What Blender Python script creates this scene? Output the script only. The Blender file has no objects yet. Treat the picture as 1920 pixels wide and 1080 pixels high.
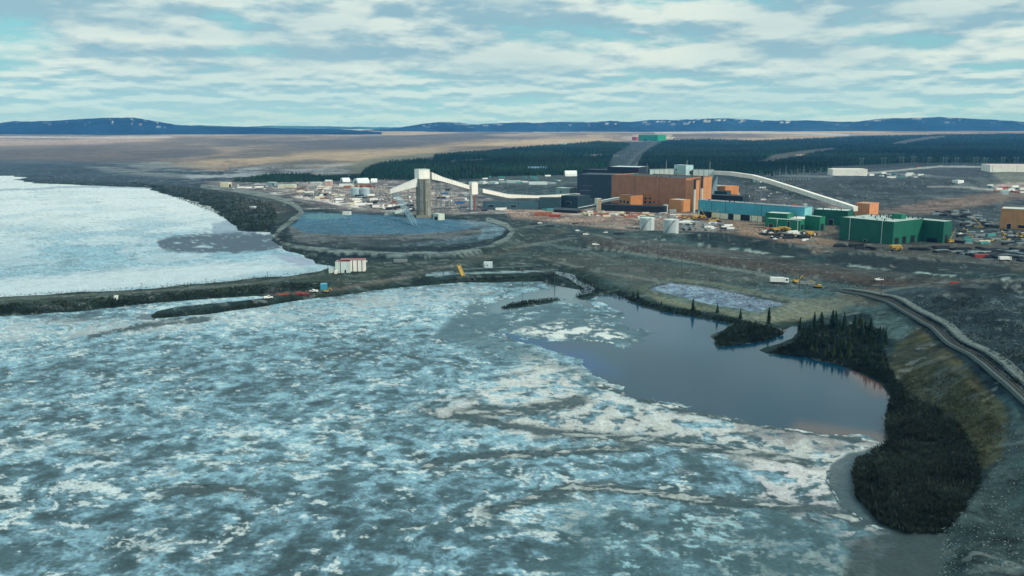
import bpy, bmesh, math, random
import numpy as np
from mathutils import Vector, Matrix

# ---------------------------------------------------------------- camera, sky, sun, exposure
SC = bpy.context.scene
COL = SC.collection
FPX, CX, CY, HOR, HC = 1663.0, 960.0, 540.0, 237.0, 110.0
PITCH = math.atan((CY - HOR) / FPX)
cam = bpy.data.cameras.new('camera'); camo = bpy.data.objects.new('camera', cam); COL.objects.link(camo)
camo.location = (0, 0, HC); camo.rotation_euler = (math.pi/2 - PITCH, 0, 0)
cam.lens = 36.0 * FPX / 1920.0; cam.sensor_width = 36.0; cam.clip_start = 1.0; cam.clip_end = 60000.0
SC.camera = camo
SUN_EL, SUN_AZ = math.radians(36), math.radians(124)      # azimuth from +Y (view direction) towards +X
world = bpy.data.worlds.new('World'); SC.world = world; world.use_nodes = True
def build_world():
    nt = world.node_tree; N = nt.nodes; L = nt.links; N.clear()
    def nd(t, **k):
        n = N.new(t)
        for a, b in k.items(): setattr(n, a, b)
        return n
    def mth(op, a, b=None, c=None, clamp=False):
        n = nd('ShaderNodeMath', operation=op, use_clamp=clamp)
        for i, v in enumerate((a, b, c)):
            if v is None: continue
            if isinstance(v, (int, float)): n.inputs[i].default_value = v
            else: L.new(v, n.inputs[i])
        return n.outputs[0]
    out = nd('ShaderNodeOutputWorld'); bg = nd('ShaderNodeBackground'); L.new(bg.outputs[0], out.inputs[0])
    sky = nd('ShaderNodeTexSky', sky_type='NISHITA', sun_disc=False)
    sky.sun_elevation = SUN_EL; sky.sun_rotation = SUN_AZ; sky.air_density = 1.0; sky.dust_density = 2.0; sky.ozone_density = 2.0
    tc = nd('ShaderNodeTexCoord'); sp = nd('ShaderNodeSeparateXYZ'); L.new(tc.outputs['Generated'], sp.inputs[0])
    def noise(fx, fz, off, detail, rough, seed):
        """cloud density on the sky sphere, flattened vertically by fx : fz, shifted up by off"""
        cb = nd('ShaderNodeCombineXYZ'); L.new(mth('MULTIPLY_ADD', sp.outputs[0], fx, seed), cb.inputs[0]); L.new(mth('MULTIPLY', sp.outputs[1], fx), cb.inputs[1])
        L.new(mth('MULTIPLY_ADD', sp.outputs[2], fz, off), cb.inputs[2])
        n = nd('ShaderNodeTexNoise', noise_dimensions='3D'); L.new(cb.outputs[0], n.inputs['Vector'])
        n.inputs['Scale'].default_value = 1.0; n.inputs['Detail'].default_value = detail; n.inputs['Roughness'].default_value = rough
        return n.outputs['Fac']
    def lay(fx, fz, off, detail, rough, seed):
        return noise(fx, fz, off, detail, rough, seed)
    tc = nd('ShaderNodeTexCoord'); sp = nd('ShaderNodeSeparateXYZ'); L.new(tc.outputs['Generated'], sp.inputs[0])
    w1 = nd('ShaderNodeMapRange', interpolation_type='SMOOTHSTEP'); L.new(sp.outputs[2], w1.inputs[0]); w1.inputs[1].default_value = 0.03; w1.inputs[2].default_value = 0.085
    def both(off):
        n = nd('ShaderNodeMix', data_type='FLOAT'); L.new(w1.outputs[0], n.inputs[0])
        L.new(noise(17.0, 95.0, off, 7, 0.55, 9.0), n.inputs[2]); L.new(noise(7.5, 30.0, off, 8, 0.56, 2.7), n.inputs[3]); return n.outputs[0]
    n0 = both(0.0); n1 = both(0.42); big = noise(3.2, 16.0, 4.0, 3, 0.5, 5.1)
    def ramp(x, lo, hi):
        n = nd('ShaderNodeMapRange', interpolation_type='SMOOTHSTEP'); L.new(x, n.inputs[0])
        n.inputs[1].default_value = lo; n.inputs[2].default_value = hi
        return n.outputs[0]
    def mix(f, a, b):
        n = nd('ShaderNodeMix', data_type='RGBA')
        if isinstance(f, float): n.inputs[0].default_value = f
        else: L.new(f, n.inputs[0])
        for i, q in ((6, a), (7, b)):
            if isinstance(q, tuple): n.inputs[i].default_value = q + (1,)
            else: L.new(q, n.inputs[i])
        return n.outputs[2]
    cover = ramp(mth('ADD', mth('MULTIPLY', n0, 0.62), mth('MULTIPLY', big, 0.38)), 0.355, 0.49)
    emb = ramp(mth('SUBTRACT', n0, n1), -0.11, 0.10)          # sunlit tops, dim flat bases
    cloud = mix(emb, (2.8, 4.8, 5.8), (7.4, 8.5, 7.9))
    thick = ramp(big, 0.42, 0.66)
    cloud = mix(mth('MULTIPLY', thick, 0.45), cloud, (3.5, 5.5, 6.2))
    clear = nd('ShaderNodeMix', data_type='RGBA', blend_type='MULTIPLY'); clear.inputs[0].default_value = 1.0
    L.new(sky.outputs[0], clear.inputs[6]); clear.inputs[7].default_value = (0.62, 1.18, 1.0, 1)
    teal = mix(0.75, clear.outputs[2], (3.0, 6.6, 7.4))
    col = mix(cover, teal, cloud)
    hz = ramp(sp.outputs[2], 0.085, 0.0)                      # air thickening to the horizon
    col = mix(mth('MULTIPLY', hz, 0.6), col, (4.1, 7.2, 7.9))
    dn = ramp(sp.outputs[2], -0.01, -0.06)
    col = mix(dn, col, (0.5, 0.8, 1.0))
    L.new(col, bg.inputs[0]); bg.inputs[1].default_value = 0.1
build_world()
sl = bpy.data.lights.new('sun', 'SUN'); sl.energy = 3.1; sl.angle = math.radians(1.5); sl.color = (1.0, 0.93, 0.82)
so = bpy.data.objects.new('sun', sl); COL.objects.link(so)
sdir = Vector((math.sin(SUN_AZ)*math.cos(SUN_EL), math.cos(SUN_AZ)*math.cos(SUN_EL), math.sin(SUN_EL)))
so.rotation_euler = sdir.to_track_quat('Z', 'Y').to_euler(); so.location = (300, -200, 600)
vs = SC.view_settings; vs.view_transform = 'Standard'; vs.look = 'None'; vs.exposure = 0.0; vs.gamma = 1.0; vs.use_curve_mapping = False
SC.cycles.volume_bounces = 1; SC.cycles.max_bounces = 6; SC.cycles.diffuse_bounces = 2

# ---------------------------------------------------------------- picture <-> ground
CT, ST = math.cos(PITCH), math.sin(PITCH)
def unproj(px, py, z=0.0):
    """ground point on height z seen at photograph pixel (px, py)"""
    px = np.asarray(px, float); py = np.asarray(py, float)
    dx = (px - CX) / FPX; dyc = (CY - py) / FPX
    fy = CT + dyc*ST; fz = -ST + dyc*CT
    t = (z - HC) / fz
    return dx*t, fy*t
def proj(x, y, z):
    zz = z - HC
    dep = y*CT - zz*ST; up = y*ST + zz*CT
    dep = np.maximum(dep, 1e-3)
    return CX + FPX*x/dep, CY - FPX*up/dep

# ---------------------------------------------------------------- noise and distance helpers
_rng = np.random.RandomState(7)
_perm = _rng.permutation(4096)
_vals = _rng.rand(4096)*2 - 1
def vnoise(x, y, seed=0):
    xi = np.floor(x).astype(np.int64); yi = np.floor(y).astype(np.int64)
    fx = x - xi; fy = y - yi; fx = fx*fx*(3-2*fx); fy = fy*fy*(3-2*fy)
    def h(a, b): return _vals[_perm[(_perm[(a + seed*131) & 4095] + b*7 + seed*17) & 4095]]
    return (h(xi, yi)*(1-fx) + h(xi+1, yi)*fx)*(1-fy) + (h(xi, yi+1)*(1-fx) + h(xi+1, yi+1)*fx)*fy
def fbm(x, y, scale, octv=4, seed=0, rough=0.5):
    a, s, t = 1.0, 0.0, 0.0
    x = x/scale; y = y/scale
    for i in range(octv):
        s = s + a*vnoise(x*0.8+y*0.6+i*17.3, y*0.8-x*0.6+i*9.1, seed+i*3); t += a; a *= rough; x = x*2.03; y = y*2.03
    return s/t*1.6
def sst(a, b, x):
    t = np.clip((x-a)/(b-a), 0, 1); return t*t*(3-2*t)
def sdf(P, x, y, limit=None):
    """signed distance to polygon P (inside positive)"""
    P = np.asarray(P, float); n = len(P)
    d2 = np.full(x.shape, 1e18); ins = np.zeros(x.shape, bool)
    for i in range(n):
        x0, y0 = P[i]; x1, y1 = P[(i+1) % n]
        ex, ey = x1-x0, y1-y0; wx = x-x0; wy = y-y0
        t = np.clip((wx*ex + wy*ey)/(ex*ex+ey*ey+1e-12), 0, 1)
        qx = wx-ex*t; qy = wy-ey*t
        d2 = np.minimum(d2, qx*qx+qy*qy)
        if y0 != y1:
            c = ((y0 > y) != (y1 > y)) & (x < (x1-x0)*(y-y0)/(y1-y0) + x0)
            ins ^= c
    d = np.sqrt(d2)
    return np.where(ins, d, -d)
def pline(P, x, y):
    """distance to a polyline and the parameter along it (0..1 by vertex)"""
    P = np.asarray(P, float); d2 = np.full(x.shape, 1e18); tt = np.zeros(x.shape)
    for i in range(len(P)-1):
        x0, y0 = P[i]; x1, y1 = P[i+1]; ex, ey = x1-x0, y1-y0
        t = np.clip(((x-x0)*ex + (y-y0)*ey)/(ex*ex+ey*ey+1e-12), 0, 1)
        q = (x-x0-ex*t)**2 + (y-y0-ey*t)**2
        m = q < d2; d2 = np.where(m, q, d2); tt = np.where(m, (i+t)/(len(P)-1), tt)
    return np.sqrt(d2), tt
def wp(P, z=0.0):
    a = np.array(P, float); x, y = unproj(a[:, 0], a[:, 1], z); return np.stack([x, y], 1)
def lin(c):
    c = np.asarray(c, float)/255.0
    return np.where(c <= 0.04045, c/12.92, ((c+0.055)/1.055)**2.4)

# ---------------------------------------------------------------- shore lines (photograph pixels at the water line)
LAKE_A = [(-4000,330),(25,330),(50,333),(30,337),(60,344),(110,345),(165,348),(230,350),(275,352),(300,362),(345,375),(395,388),(410,405),(430,420),(448,432),(505,437),(515,455),(530,466),(583,487),(590,496),(618,501),(600,508),(560,514),(530,520),(400,530),(250,545),(120,552),(0,559),(-600,590),(-4000,700)]
LAKE_B = [(-4000,800),(-600,640),(-100,603),(0,594),(160,583),(260,572),(330,566),(420,560),(480,555),(494,557),(488,561),(400,571),(330,578),(290,585),(281,592),(285,599),(310,598),(400,590),(470,579),(560,565),(640,556),(700,546),(760,539),(850,533),(900,531),(960,529),(1010,528),(1040,535),(1062,540),(1085,543),(1090,539),(1080,530),(1065,520),(1042,514),(1040,507),(1075,515),(1085,525),(1100,530),(1112,541),(1104,547),(1075,557),(1090,561),(1110,560),(1130,551),(1155,550),(1185,566),(1240,583),(1280,590),(1320,597),(1360,606),(1375,607),(1365,618),(1335,633),(1345,640),(1340,649),(1370,648),(1410,645),(1440,638),(1470,625),(1490,610),(1503,612),(1493,625),(1470,642),(1425,657),(1440,664),(1510,667),(1535,678),(1580,685),(1600,695),(1640,712),(1655,720),(1668,738),(1680,752),(1666,765),(1660,790),(1662,810),(1668,830),(1650,840),(1612,852),(1600,870),(1596,900),(1605,930),(1625,965),(1665,990),(1720,1003),(1765,1005),(1760,1030),(1750,1080),(1745,1200),(1700,1500),(1500,4500),(-4000,4500)]
ISLAND = [(938,578),(960,569),(1000,563),(1045,559),(1050,562),(1000,572),(945,580)]
OPEN_1 = [(925,621),(960,634),(1000,645),(1040,656),(1090,676),(1100,693),(1130,716),(1165,731),(1200,744),(1260,761),(1330,774),(1400,791),(1500,804),(1600,818),(1668,829),(1760,800),(1760,560),(1500,540),(1180,530),(1118,545),(1122,562),(1140,573),(1160,583),(1178,595),(1160,603),(1180,612),(1210,618),(1235,624),(1225,628),(1200,640),(1172,651),(1120,646),(1050,641),(985,631)]
OPEN_2 = [(905,580),(925,566),(960,553),(1000,546),(1030,542),(1020,520),(1030,490),(1130,520),(1130,545),(1112,562),(1106,580),(1098,580),(1090,568),(1060,566),(1050,564),(940,583),(915,585)]
OPEN_3 = [(1650,836),(1590,851),(1557,872),(1552,905),(1570,940),(1600,968),(1640,990),(1690,1003),(1684,1020),(1660,1040),(1645,1060),(1640,1100),(1620,1300),(1900,1300),(1900,1000),(1720,850)]
OPEN_4 = [(254,597),(262,591),(300,588),(292,600)]
A_W, B_W, ISL_W = wp(LAKE_A), wp(LAKE_B), wp(ISLAND)
OPENS_W = [wp(p) for p in (OPEN_1, OPEN_2, OPEN_3, OPEN_4)]
TRACK = [(1560,545),(1620,553),(1665,568),(1710,592),(1760,625),(1810,662),(1860,702),(1920,752),(2010,830),(2150,960)]
UPL_W = wp([(1640,545),(1690,575),(1740,606),(1800,650),(1860,698),(1920,748),(2010,826),(2150,960),(2600,1500),(6000,1500),(6000,560),(1960,535),(1780,530)], 8.0)
LAND_Z = 3.0
def bump(px, py, r, h, ry=None, z=3.0):
    x, y = unproj(px, py, z); return (float(x), float(y), r, ry or r, h)
BUMPS = [bump(1790,600,40,9,25), bump(1900,570,45,10,20), bump(1905,650,40,7), bump(1990,760,50,10),
    bump(600,404,28,6,20), bump(650,408,40,4,22), bump(780,416,60,3,20), bump(700,412,50,3,20),
    bump(1395,450,22,9,12), bump(1300,452,18,7,10), bump(1350,452,18,8,10), bump(1450,466,30,9,13), bump(1620,486,60,6,12), bump(1700,494,50,6,12),
    bump(1262,448,14,6,8), bump(1335,462,20,5,9), bump(885,329,60,22,60), bump(1480,370,150,14,110), bump(1750,350,260,16,90), bump(1840,385,80,10,40),
    bump(980,402,20,3,12), bump(1660,640,14,-2), bump(1870,395,60,9,30)]
BERM_W = wp([(1110,456),(1200,466),(1300,480),(1400,494),(1500,508),(1640,526),(1780,536),(1920,545)], 5.0)
LOOP_W = wp([(520,436),(512,445),(524,457),(560,466),(640,473),(740,479),(850,477),(915,466),(952,450),(964,434)], 5.0)
POND_W = wp([(1212,541),(1258,527),(1330,536),(1486,570),(1440,579),(1425,589),(1330,572)], 3.0)
def shore_warp(x, y):
    d = np.hypot(x, y); a = 0.0035*d
    return x + a*fbm(x, y, 26, 3, 41, 0.6), y + 2.2*a*fbm(x, y, 34, 3, 57, 0.6)
def heights(x, y):
    sh = x.shape; x = x.ravel(); y = y.ravel()
    d = np.hypot(x, y)
    sx, sy = shore_warp(x, y)
    sA = sdf(A_W, sx, sy); sB = sdf(B_W, sx, sy); sI = sdf(ISL_W, sx, sy)
    lake = np.maximum(sA, sB)
    h = np.where(lake > 0, -np.minimum(lake*0.25, 1.6), LAND_Z*sst(0, 7+0.012*d, -lake) + 0.05)
    h = np.where((lake > 0) & (sI > -6), np.maximum(h, -0.5 + 1.3*sst(-4, 5, sI)), h)
    inland = sst(0, 25, -lake)
    up = 9.0*sst(-42, 2, sdf(UPL_W, x, y)) * sst(720, 470, y)
    h = h + up*inland
    for bx, by, rx, ry, bh in BUMPS:
        q = ((x-bx)/rx)**2 + ((y-by)/ry)**2
        m = q < 9
        h[m] += bh*np.exp(-q[m]*1.3)*inland[m]
    h = h + 5.0*sst(20, 3, pline(BERM_W, x, y)[0])*inland + 3.0*sst(13, 3, pline(LOOP_W, x, y)[0])*inland
    pd = sdf(POND_W, x, y); h = h + 1.1*np.exp(-((pd+5)/3.0)**2)
    rough = (0.5*fbm(x, y, 22, 4, 3) + 1.1*fbm(x, y, 90, 2, 5)*sst(300, 900, d))*inland
    hill = sst(1640, 1800, CX+FPX*x/np.maximum(y, 1))*sst(700, 450, y)
    rough += hill*1.6*fbm(x, y, 30, 4, 9)*inland
    flat = sst(760, 800, y)*sst(1500, 1350, y)*sst(-260, -200, x)
    h = h + rough*(1-0.75*flat)
    h = h + 62.0*sst(3500, 15500, d) + inland*5*fbm(x, y, 900, 2, 12)*sst(2500, 6000, d)
    return h.reshape(sh)
def G(px, py, it=7):
    """where the line of sight through pixel (px, py) meets the terrain"""
    px = np.atleast_1d(np.asarray(px, float)); py = np.atleast_1d(np.asarray(py, float))
    z = np.full(px.shape, LAND_Z)
    for i in range(it):
        x, y = unproj(px, py, z); zn = heights(x, y); z = 0.5*z + 0.5*np.maximum(zn, 0.0) if i else np.maximum(zn, 0)
    x, y = unproj(px, py, z)
    return x, y, np.maximum(heights(x, y), 0.0)

# ---------------------------------------------------------------- materials
MATS = {}
def mat(name, c, rough=0.8, metal=0.0, var=0.12, scale=0.25, streak=0.0, spec=0.3, attr=None, bump_=0.0, corr=0.0, bscale=1.0):
    """procedural material: base colour with dirt/weathering noise, optional vertex colour and cladding ribs"""
    if name in MATS: return MATS[name]
    m = bpy.data.materials.new(name); m.use_nodes = True; MATS[name] = m
    nt = m.node_tree; N = nt.nodes; L = nt.links; b = N['Principled BSDF']
    b.inputs['Roughness'].default_value = rough; b.inputs['Metallic'].default_value = metal; b.inputs['Specular IOR Level'].default_value = spec
    g = N.new('ShaderNodeNewGeometry')
    n = N.new('ShaderNodeTexNoise'); n.inputs['Scale'].default_value = scale; n.inputs['Detail'].default_value = 5; n.inputs['Roughness'].default_value = 0.62
    L.new(g.outputs['Position'], n.inputs['Vector'])
    mr = N.new('ShaderNodeMapRange'); mr.inputs[1].default_value = 0.3; mr.inputs[2].default_value = 0.7
    mr.inputs[3].default_value = 1-var*1.6; mr.inputs[4].default_value = 1+var; L.new(n.outputs['Fac'], mr.inputs[0])
    fac = mr.outputs[0]
    if streak:
        mp = N.new('ShaderNodeMapping'); mp.inputs['Scale'].default_value = (0.9, 0.9, 0.05); L.new(g.outputs['Position'], mp.inputs[0])
        n2 = N.new('ShaderNodeTexNoise'); n2.inputs['Scale'].default_value = 1.0; n2.inputs['Detail'].default_value = 4; L.new(mp.outputs[0], n2.inputs['Vector'])
        m2 = N.new('ShaderNodeMapRange'); m2.inputs[1].default_value = 0.35; m2.inputs[2].default_value = 0.65; m2.inputs[3].default_value = 1-streak; m2.inputs[4].default_value = 1+streak*0.4
        L.new(n2.outputs['Fac'], m2.inputs[0])
        mm = N.new('ShaderNodeMath'); mm.operation = 'MULTIPLY'; L.new(fac, mm.inputs[0]); L.new(m2.outputs[0], mm.inputs[1]); fac = mm.outputs[0]
    mx = N.new('ShaderNodeVectorMath'); mx.operation = 'SCALE'; L.new(fac, mx.inputs['Scale'])
    if attr:
        at = N.new('ShaderNodeAttribute'); at.attribute_name = attr; L.new(at.outputs['Color'], mx.inputs[0])
    else:
        mx.inputs[0].default_value = tuple(lin(c))
    L.new(mx.outputs[0], b.inputs['Base Color'])
    if corr:
        w = N.new('ShaderNodeTexWave'); w.wave_type = 'BANDS'; w.bands_direction = 'DIAGONAL'; w.inputs['Scale'].default_value = 0.35
        L.new(g.outputs['Position'], w.inputs['Vector'])
        bp = N.new('ShaderNodeBump'); bp.inputs['Strength'].default_value = corr; bp.inputs['Distance'].default_value = 0.15
        L.new(w.outputs['Fac'], bp.inputs['Height']); L.new(bp.outputs[0], b.inputs['Normal'])
    elif bump_:
        n3 = N.new('ShaderNodeTexNoise'); n3.inputs['Scale'].default_value = bscale; n3.inputs['Detail'].default_value = 6; L.new(g.outputs['Position'], n3.inputs['Vector'])
        bp = N.new('ShaderNodeBump'); bp.inputs['Strength'].default_value = 1.0; bp.inputs['Distance'].default_value = bump_
        L.new(n3.outputs['Fac'], bp.inputs['Height']); L.new(bp.outputs[0], b.inputs['Normal'])
    return m
def link_mesh(name, me, material=None, parent=None):
    o = bpy.data.objects.new(name, me); COL.objects.link(o)
    if material: me.materials.append(material)
    if parent: o.parent = parent
    return o
def np_mesh(name, V, F, material, col=None, smooth=True, parent=None):
    """mesh from numpy arrays: V (n,3), F (m,k)"""
    me = bpy.data.meshes.new(name); V = np.asarray(V, np.float32); F = np.asarray(F, np.int32); k = F.shape[1]
    me.vertices.add(len(V)); me.vertices.foreach_set('co', V.ravel())
    me.loops.add(F.size); me.loops.foreach_set('vertex_index', F.ravel())
    me.polygons.add(len(F)); me.polygons.foreach_set('loop_start', np.arange(0, F.size, k, dtype=np.int32))
    me.polygons.foreach_set('use_smooth', np.full(len(F), smooth))
    me.update(calc_edges=True)
    if col is not None:
        a = me.color_attributes.new('tint', 'FLOAT_COLOR', 'POINT')
        c4 = np.ones((len(V), 4), np.float32); c4[:, :3] = col; a.data.foreach_set('color', c4.ravel())
    return link_mesh(name, me, material, parent)
def tag(o, label=None, cat=None, group=None, kind=None):
    if label: o['label'] = label
    if cat: o['category'] = cat
    if group: o['group'] = group
    if kind: o['kind'] = kind
    return o
def grid_faces(nr, nc, mask):
    i = np.arange(nr*nc).reshape(nr, nc)
    q = np.stack([i[:-1, :-1], i[:-1, 1:], i[1:, 1:], i[1:, :-1]], -1).reshape(-1, 4)
    mk = (mask[:-1, :-1] | mask[:-1, 1:] | mask[1:, 1:] | mask[1:, :-1]).ravel()
    return q[mk]
def compact(V, F, cols):
    used = np.zeros(len(V), bool); used[F.ravel()] = True
    idx = np.cumsum(used)-1
    return V[used], idx[F], [c[used] for c in cols]

# ---------------------------------------------------------------- ground sheet
colx = np.concatenate([np.arange(-4200, -160, 160.0), np.arange(-160, 2080, 2.2), np.arange(2080, 6200, 160.0)])
rowy = np.concatenate([np.arange(248.5, 300, 0.36), np.arange(300, 450, 0.9), np.arange(450, 1150, 1.75), np.array([1150,1200,1300,1500,1900,2600,4000])])
PX, PY = np.meshgrid(colx, rowy)
GX, GY = unproj(PX, PY, 0.0)
def land_colour(x, y, z):
    """soil, scrub, snow and gravel cover of the land, zone by zone, with cloud shade and sun painted in"""
    U, V = proj(x, y, z)
    d = np.hypot(x, y)
    n1 = fbm(x, y, 60, 5, 21, 0.6); n2 = fbm(x, y, 14, 4, 22, 0.6); n3 = fbm(x, y, 420, 4, 23, 0.55); n4 = fbm(x, y, 4, 3, 24, 0.7)
    wob = 1.0
    wu = U + 5*fbm(x, y, 30, 3, 31) + 6*n3; wv = V + 2.2*fbm(x, y, 30, 3, 32)*sst(260, 600, V) + 0.8*n2
    C = np.zeros(x.shape + (3,)); C[:] = lin((48, 62, 62))
    def blend(m, c):
        nonlocal C
        C = C*(1-m[..., None]) + np.asarray(c)*m[..., None]
    def zone(P, c, soft=3.0, a=1.0, m2=None, warp=True):
        P = np.asarray(P, float); x0, y0 = P.min(0)-soft*3-8; x1, y1 = P.max(0)+soft*3+8
        b = (wu > x0) & (wu < x1) & (wv > y0) & (wv < y1)
        if not b.any(): return np.zeros(x.shape)
        m = np.zeros(x.shape)
        ax, ay = (wu[b], wv[b]) if warp else (U[b], V[b])
        m[b] = sst(-soft, soft, sdf(P, ax, ay))*a
        if m2 is not None: m = m*m2
        if c is not None: blend(m, lin(c) if not isinstance(c, np.ndarray) else c)
        return m
    def line(P, c, w, soft=0.8, a=1.0, m2=None):
        P = np.asarray(P, float); b = (U > P[:, 0].min()-30) & (U < P[:, 0].max()+30) & (V > P[:, 1].min()-30) & (V < P[:, 1].max()+30)
        m = np.zeros(x.shape)
        dd, tt = pline(P, U[b] + 0.8*n2[b], V[b] + 0.5*n2[b]); ww = w if not isinstance(w, tuple) else w[0] + (w[1]-w[0])*tt
        m[b] = sst(ww+soft, ww-soft*0.3, dd)*a
        if m2 is not None: m = m*m2
        blend(m, lin(c)); return m
    # open tundra plain: vegetation tones, with sunlit and cloud-shaded patches painted in
    plain = [(-9000,249),(-400,252),(300,250),(650,238),(1000,238),(1620,240),(9000,240),(9000,251),(1920,252),(1600,254),(1530,262),(1400,264),(1250,262),(1160,266),(1100,272),(900,283),(820,291),(760,302),(700,306),(680,324),(600,331),(540,322),(440,318),(380,322),(300,315),(200,312),(-400,306),(-9000,306)]
    pcol = lin((114, 106, 96)) + (lin((176, 156, 134)) - lin((114, 106, 96)))*sst(-0.35, 0.5, fbm(x, y*0.45, 900, 5, 61, 0.6)+0.15)[..., None]
    pcol = pcol + (lin((84, 86, 86)) - pcol)*(sst(0.0, 0.45, fbm(x, y*0.35, 1300, 5, 62, 0.6))*0.8)[..., None]
    zone(plain, pcol, 2.5)
    zone([(-9000,272),(0,272),(220,266),(380,272),(420,285),(330,300),(200,310),(-400,306),(-9000,306)], (94, 92, 92), 5, 0.75)
    zone([(-9000,259),(0,260),(170,262),(330,258),(200,270),(0,273),(-9000,275)], (170, 150, 142), 2, 0.8)
    zone([(470,292),(600,284),(740,279),(900,268),(1100,258),(1150,262),(1000,272),(850,284),(740,296),(640,318),(520,312),(400,318),(300,312)], (194, 170, 140), 6, 0.65, sst(-0.5, 0.2, fbm(x, y*0.4, 500, 4, 64, 0.6)))
    zone([(540,268),(700,262),(850,258),(1100,250),(1100,256),(900,262),(720,272),(560,278)], (100, 96, 98), 4, 0.6)
    zone([(600,318),(700,296),(850,284),(820,291),(760,301),(700,306),(680,322),(600,330)], (100, 108, 94), 4, 0.8)
    line([(-3000,256.5),(0,257),(160,258),(320,257)], (190, 186, 190), 1.2, 0.8, 0.9)
    line([(560,247),(640,244),(760,243),(880,244)], (196, 200, 204), 1.0, 0.8, 0.9)
    line([(1000,247),(1150,246),(1300,247)], (205, 205, 205), 0.9, 0.7, 0.8)
    line([(1230,249),(1400,248),(1520,250),(1590,253)], (190, 186, 184), 1.6, 0.8, 0.8)
    line([(0,304),(60,305),(130,307)], (150, 176, 186), 0.9, 0.6, 0.9); line([(180,307),(260,306),(320,305)], (140, 165, 176), 0.8, 0.6, 0.6)
    # flats behind the far shore
    zone([(-9000,300),(0,300),(250,306),(380,318),(470,345),(380,352),(280,348),(160,338),(60,336),(0,328),(-9000,328)], (66, 80, 88), 5, 0.9)
    zone([(150,308),(300,304),(420,312),(460,328),(380,336),(300,332),(200,322)], (122, 130, 130), 6, 0.8, sst(-0.3, 0.5, n1+n3))
    zone([(360,322),(480,312),(660,308),(650,325),(560,326),(470,334),(400,342),(340,340)], (150, 156, 160), 4, 0.9, sst(0.05, 0.35, n1+0.3))
    zone([(420,300),(560,316),(700,318),(560,330),(400,325)], (70, 74, 84), 4, 0.7, sst(0.0, 0.3, n2))
    # yard on the left
    zone([(380,341),(470,338),(640,334),(700,334),(860,345),(960,372),(960,400),(850,402),(700,402),(640,396),(560,382),(480,366),(390,352)], (124, 118, 116), 3, 1.0)
    zone([(560,345),(740,350),(860,360),(860,396),(700,392),(600,372),(520,360)], (172, 152, 142), 3, 0.8, sst(-0.05, 0.3, n1))
    zone([(420,338),(960,342),(960,402),(540,392)], (58, 68, 74), 3, 0.85, sst(0.12, 0.35, fbm(x, y, 30, 4, 71, 0.65)))
    zone([(420,338),(960,342),(960,402),(540,392)], (205, 205, 200), 3, 0.9, sst(0.38, 0.55, fbm(x, y, 22, 4, 72, 0.7)))
    zone([(548,370),(560,367),(600,371),(685,385),(680,390),(640,386),(590,377),(548,372)], (214, 204, 200), 1.2, 0.95)
    zone([(380,343),(560,372),(640,390),(700,396),(690,404),(620,394),(540,384),(430,364)], (74, 76, 76), 3, 0.7)
    # scrub and moss wedge beside the left bay
    zone([(230,340),(340,348),(430,362),(520,376),(548,392),(530,418),(505,437),(448,432),(400,404),(330,372),(240,352)], (52, 66, 60), 3, 0.95)
    zone([(440,372),(520,380),(545,395),(520,405),(450,398)], (84, 80, 76), 5, 0.6)
    # ramp from the stockpile loop
    loop = [(380,349),(440,356),(510,368),(545,380),(562,391),(566,400),(548,412),(526,430),(514,443),(524,455),(560,464),(640,471),(740,477),(850,475),(915,464),(950,448),(962,434),(950,422),(915,411)]
    zone([(510,420),(548,412),(900,410),(975,428),(950,462),(860,486),(700,488),(560,480),(505,462),(500,440)], (38, 50, 52), 3, 1.0)
    zone([(545,424),(620,432),(900,430),(915,442),(880,454),(760,464),(600,460),(550,452)], (106, 106, 106), 4, 0.95)
    zone([(548,424),(560,410),(572,398),(600,399),(700,402),(800,408),(870,414),(892,426),(860,433),(780,438),(640,439),(572,436)], (82, 118, 142), 2, 1.0)
    zone([(860,412),(915,416),(948,428),(940,442),(900,452),(830,458),(740,462),(740,458),(850,448),(905,438),(900,428),(860,424)], (118, 140, 152), 2.5, 0.85)
    line(loop, (128, 136, 132), 3.4, 1.2, 0.9); line(loop, (86, 96, 94), 0.8, 0.8, 0.8)
    zone([(600,452),(900,446),(900,452),(760,466),(600,462)], (46, 56, 60), 2, 0.6)
    # flats in front of the plant
    zone([(960,408),(1160,425),(1300,440),(1330,470),(1500,510),(1640,545),(1600,590),(1420,600),(1240,580),(1180,560),(1100,540),(1000,500),(860,500),(960,460)], (74, 88, 86), 5, 0.95)
    zone([(700,490),(860,480),(1000,430),(1100,440),(1130,480),(1080,520),(900,520),(760,530),(640,540)], (66, 74, 68), 6, 0.8)
    zone([(960,410),(1100,415),(1180,440),(1140,470),(1040,490),(960,440)], (44, 58, 60), 5, 0.85, sst(-0.25, 0.25, n2+n1))
    zone([(770,520),(960,500),(1040,500),(1040,530),(900,530),(770,538)], (40, 52, 50), 3, 0.9)
    line([(800,516),(900,512),(1040,508)], (146, 156, 156), 1.4, 0.8, 0.9); line([(860,505),(960,500),(1020,497)], (120, 132, 132), 1.0, 0.8, 0.8)
    zone([(808,510),(850,508),(855,515),(812,518)], (150, 158, 165), 1.5, 0.8)
    line([(640,545),(720,530),(800,505),(900,485),(1010,452),(1060,430)], (88, 84, 76), 5.0, 3, 0.7)
    # plant yard
    zone([(940,395),(1060,385),(1160,390),(1260,396),(1330,402),(1420,412),(1540,425),(1570,440),(1570,462),(1460,455),(1370,440),(1290,432),(1180,432),(1060,418),(960,408)], (166, 138, 124), 3, 1.0)
    zone([(940,395),(1060,388),(1290,398),(1290,432),(1060,418)], (196, 182, 170), 3, 0.8, sst(0.1, 0.35, fbm(x, y, 18, 4, 81, 0.7)))
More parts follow.
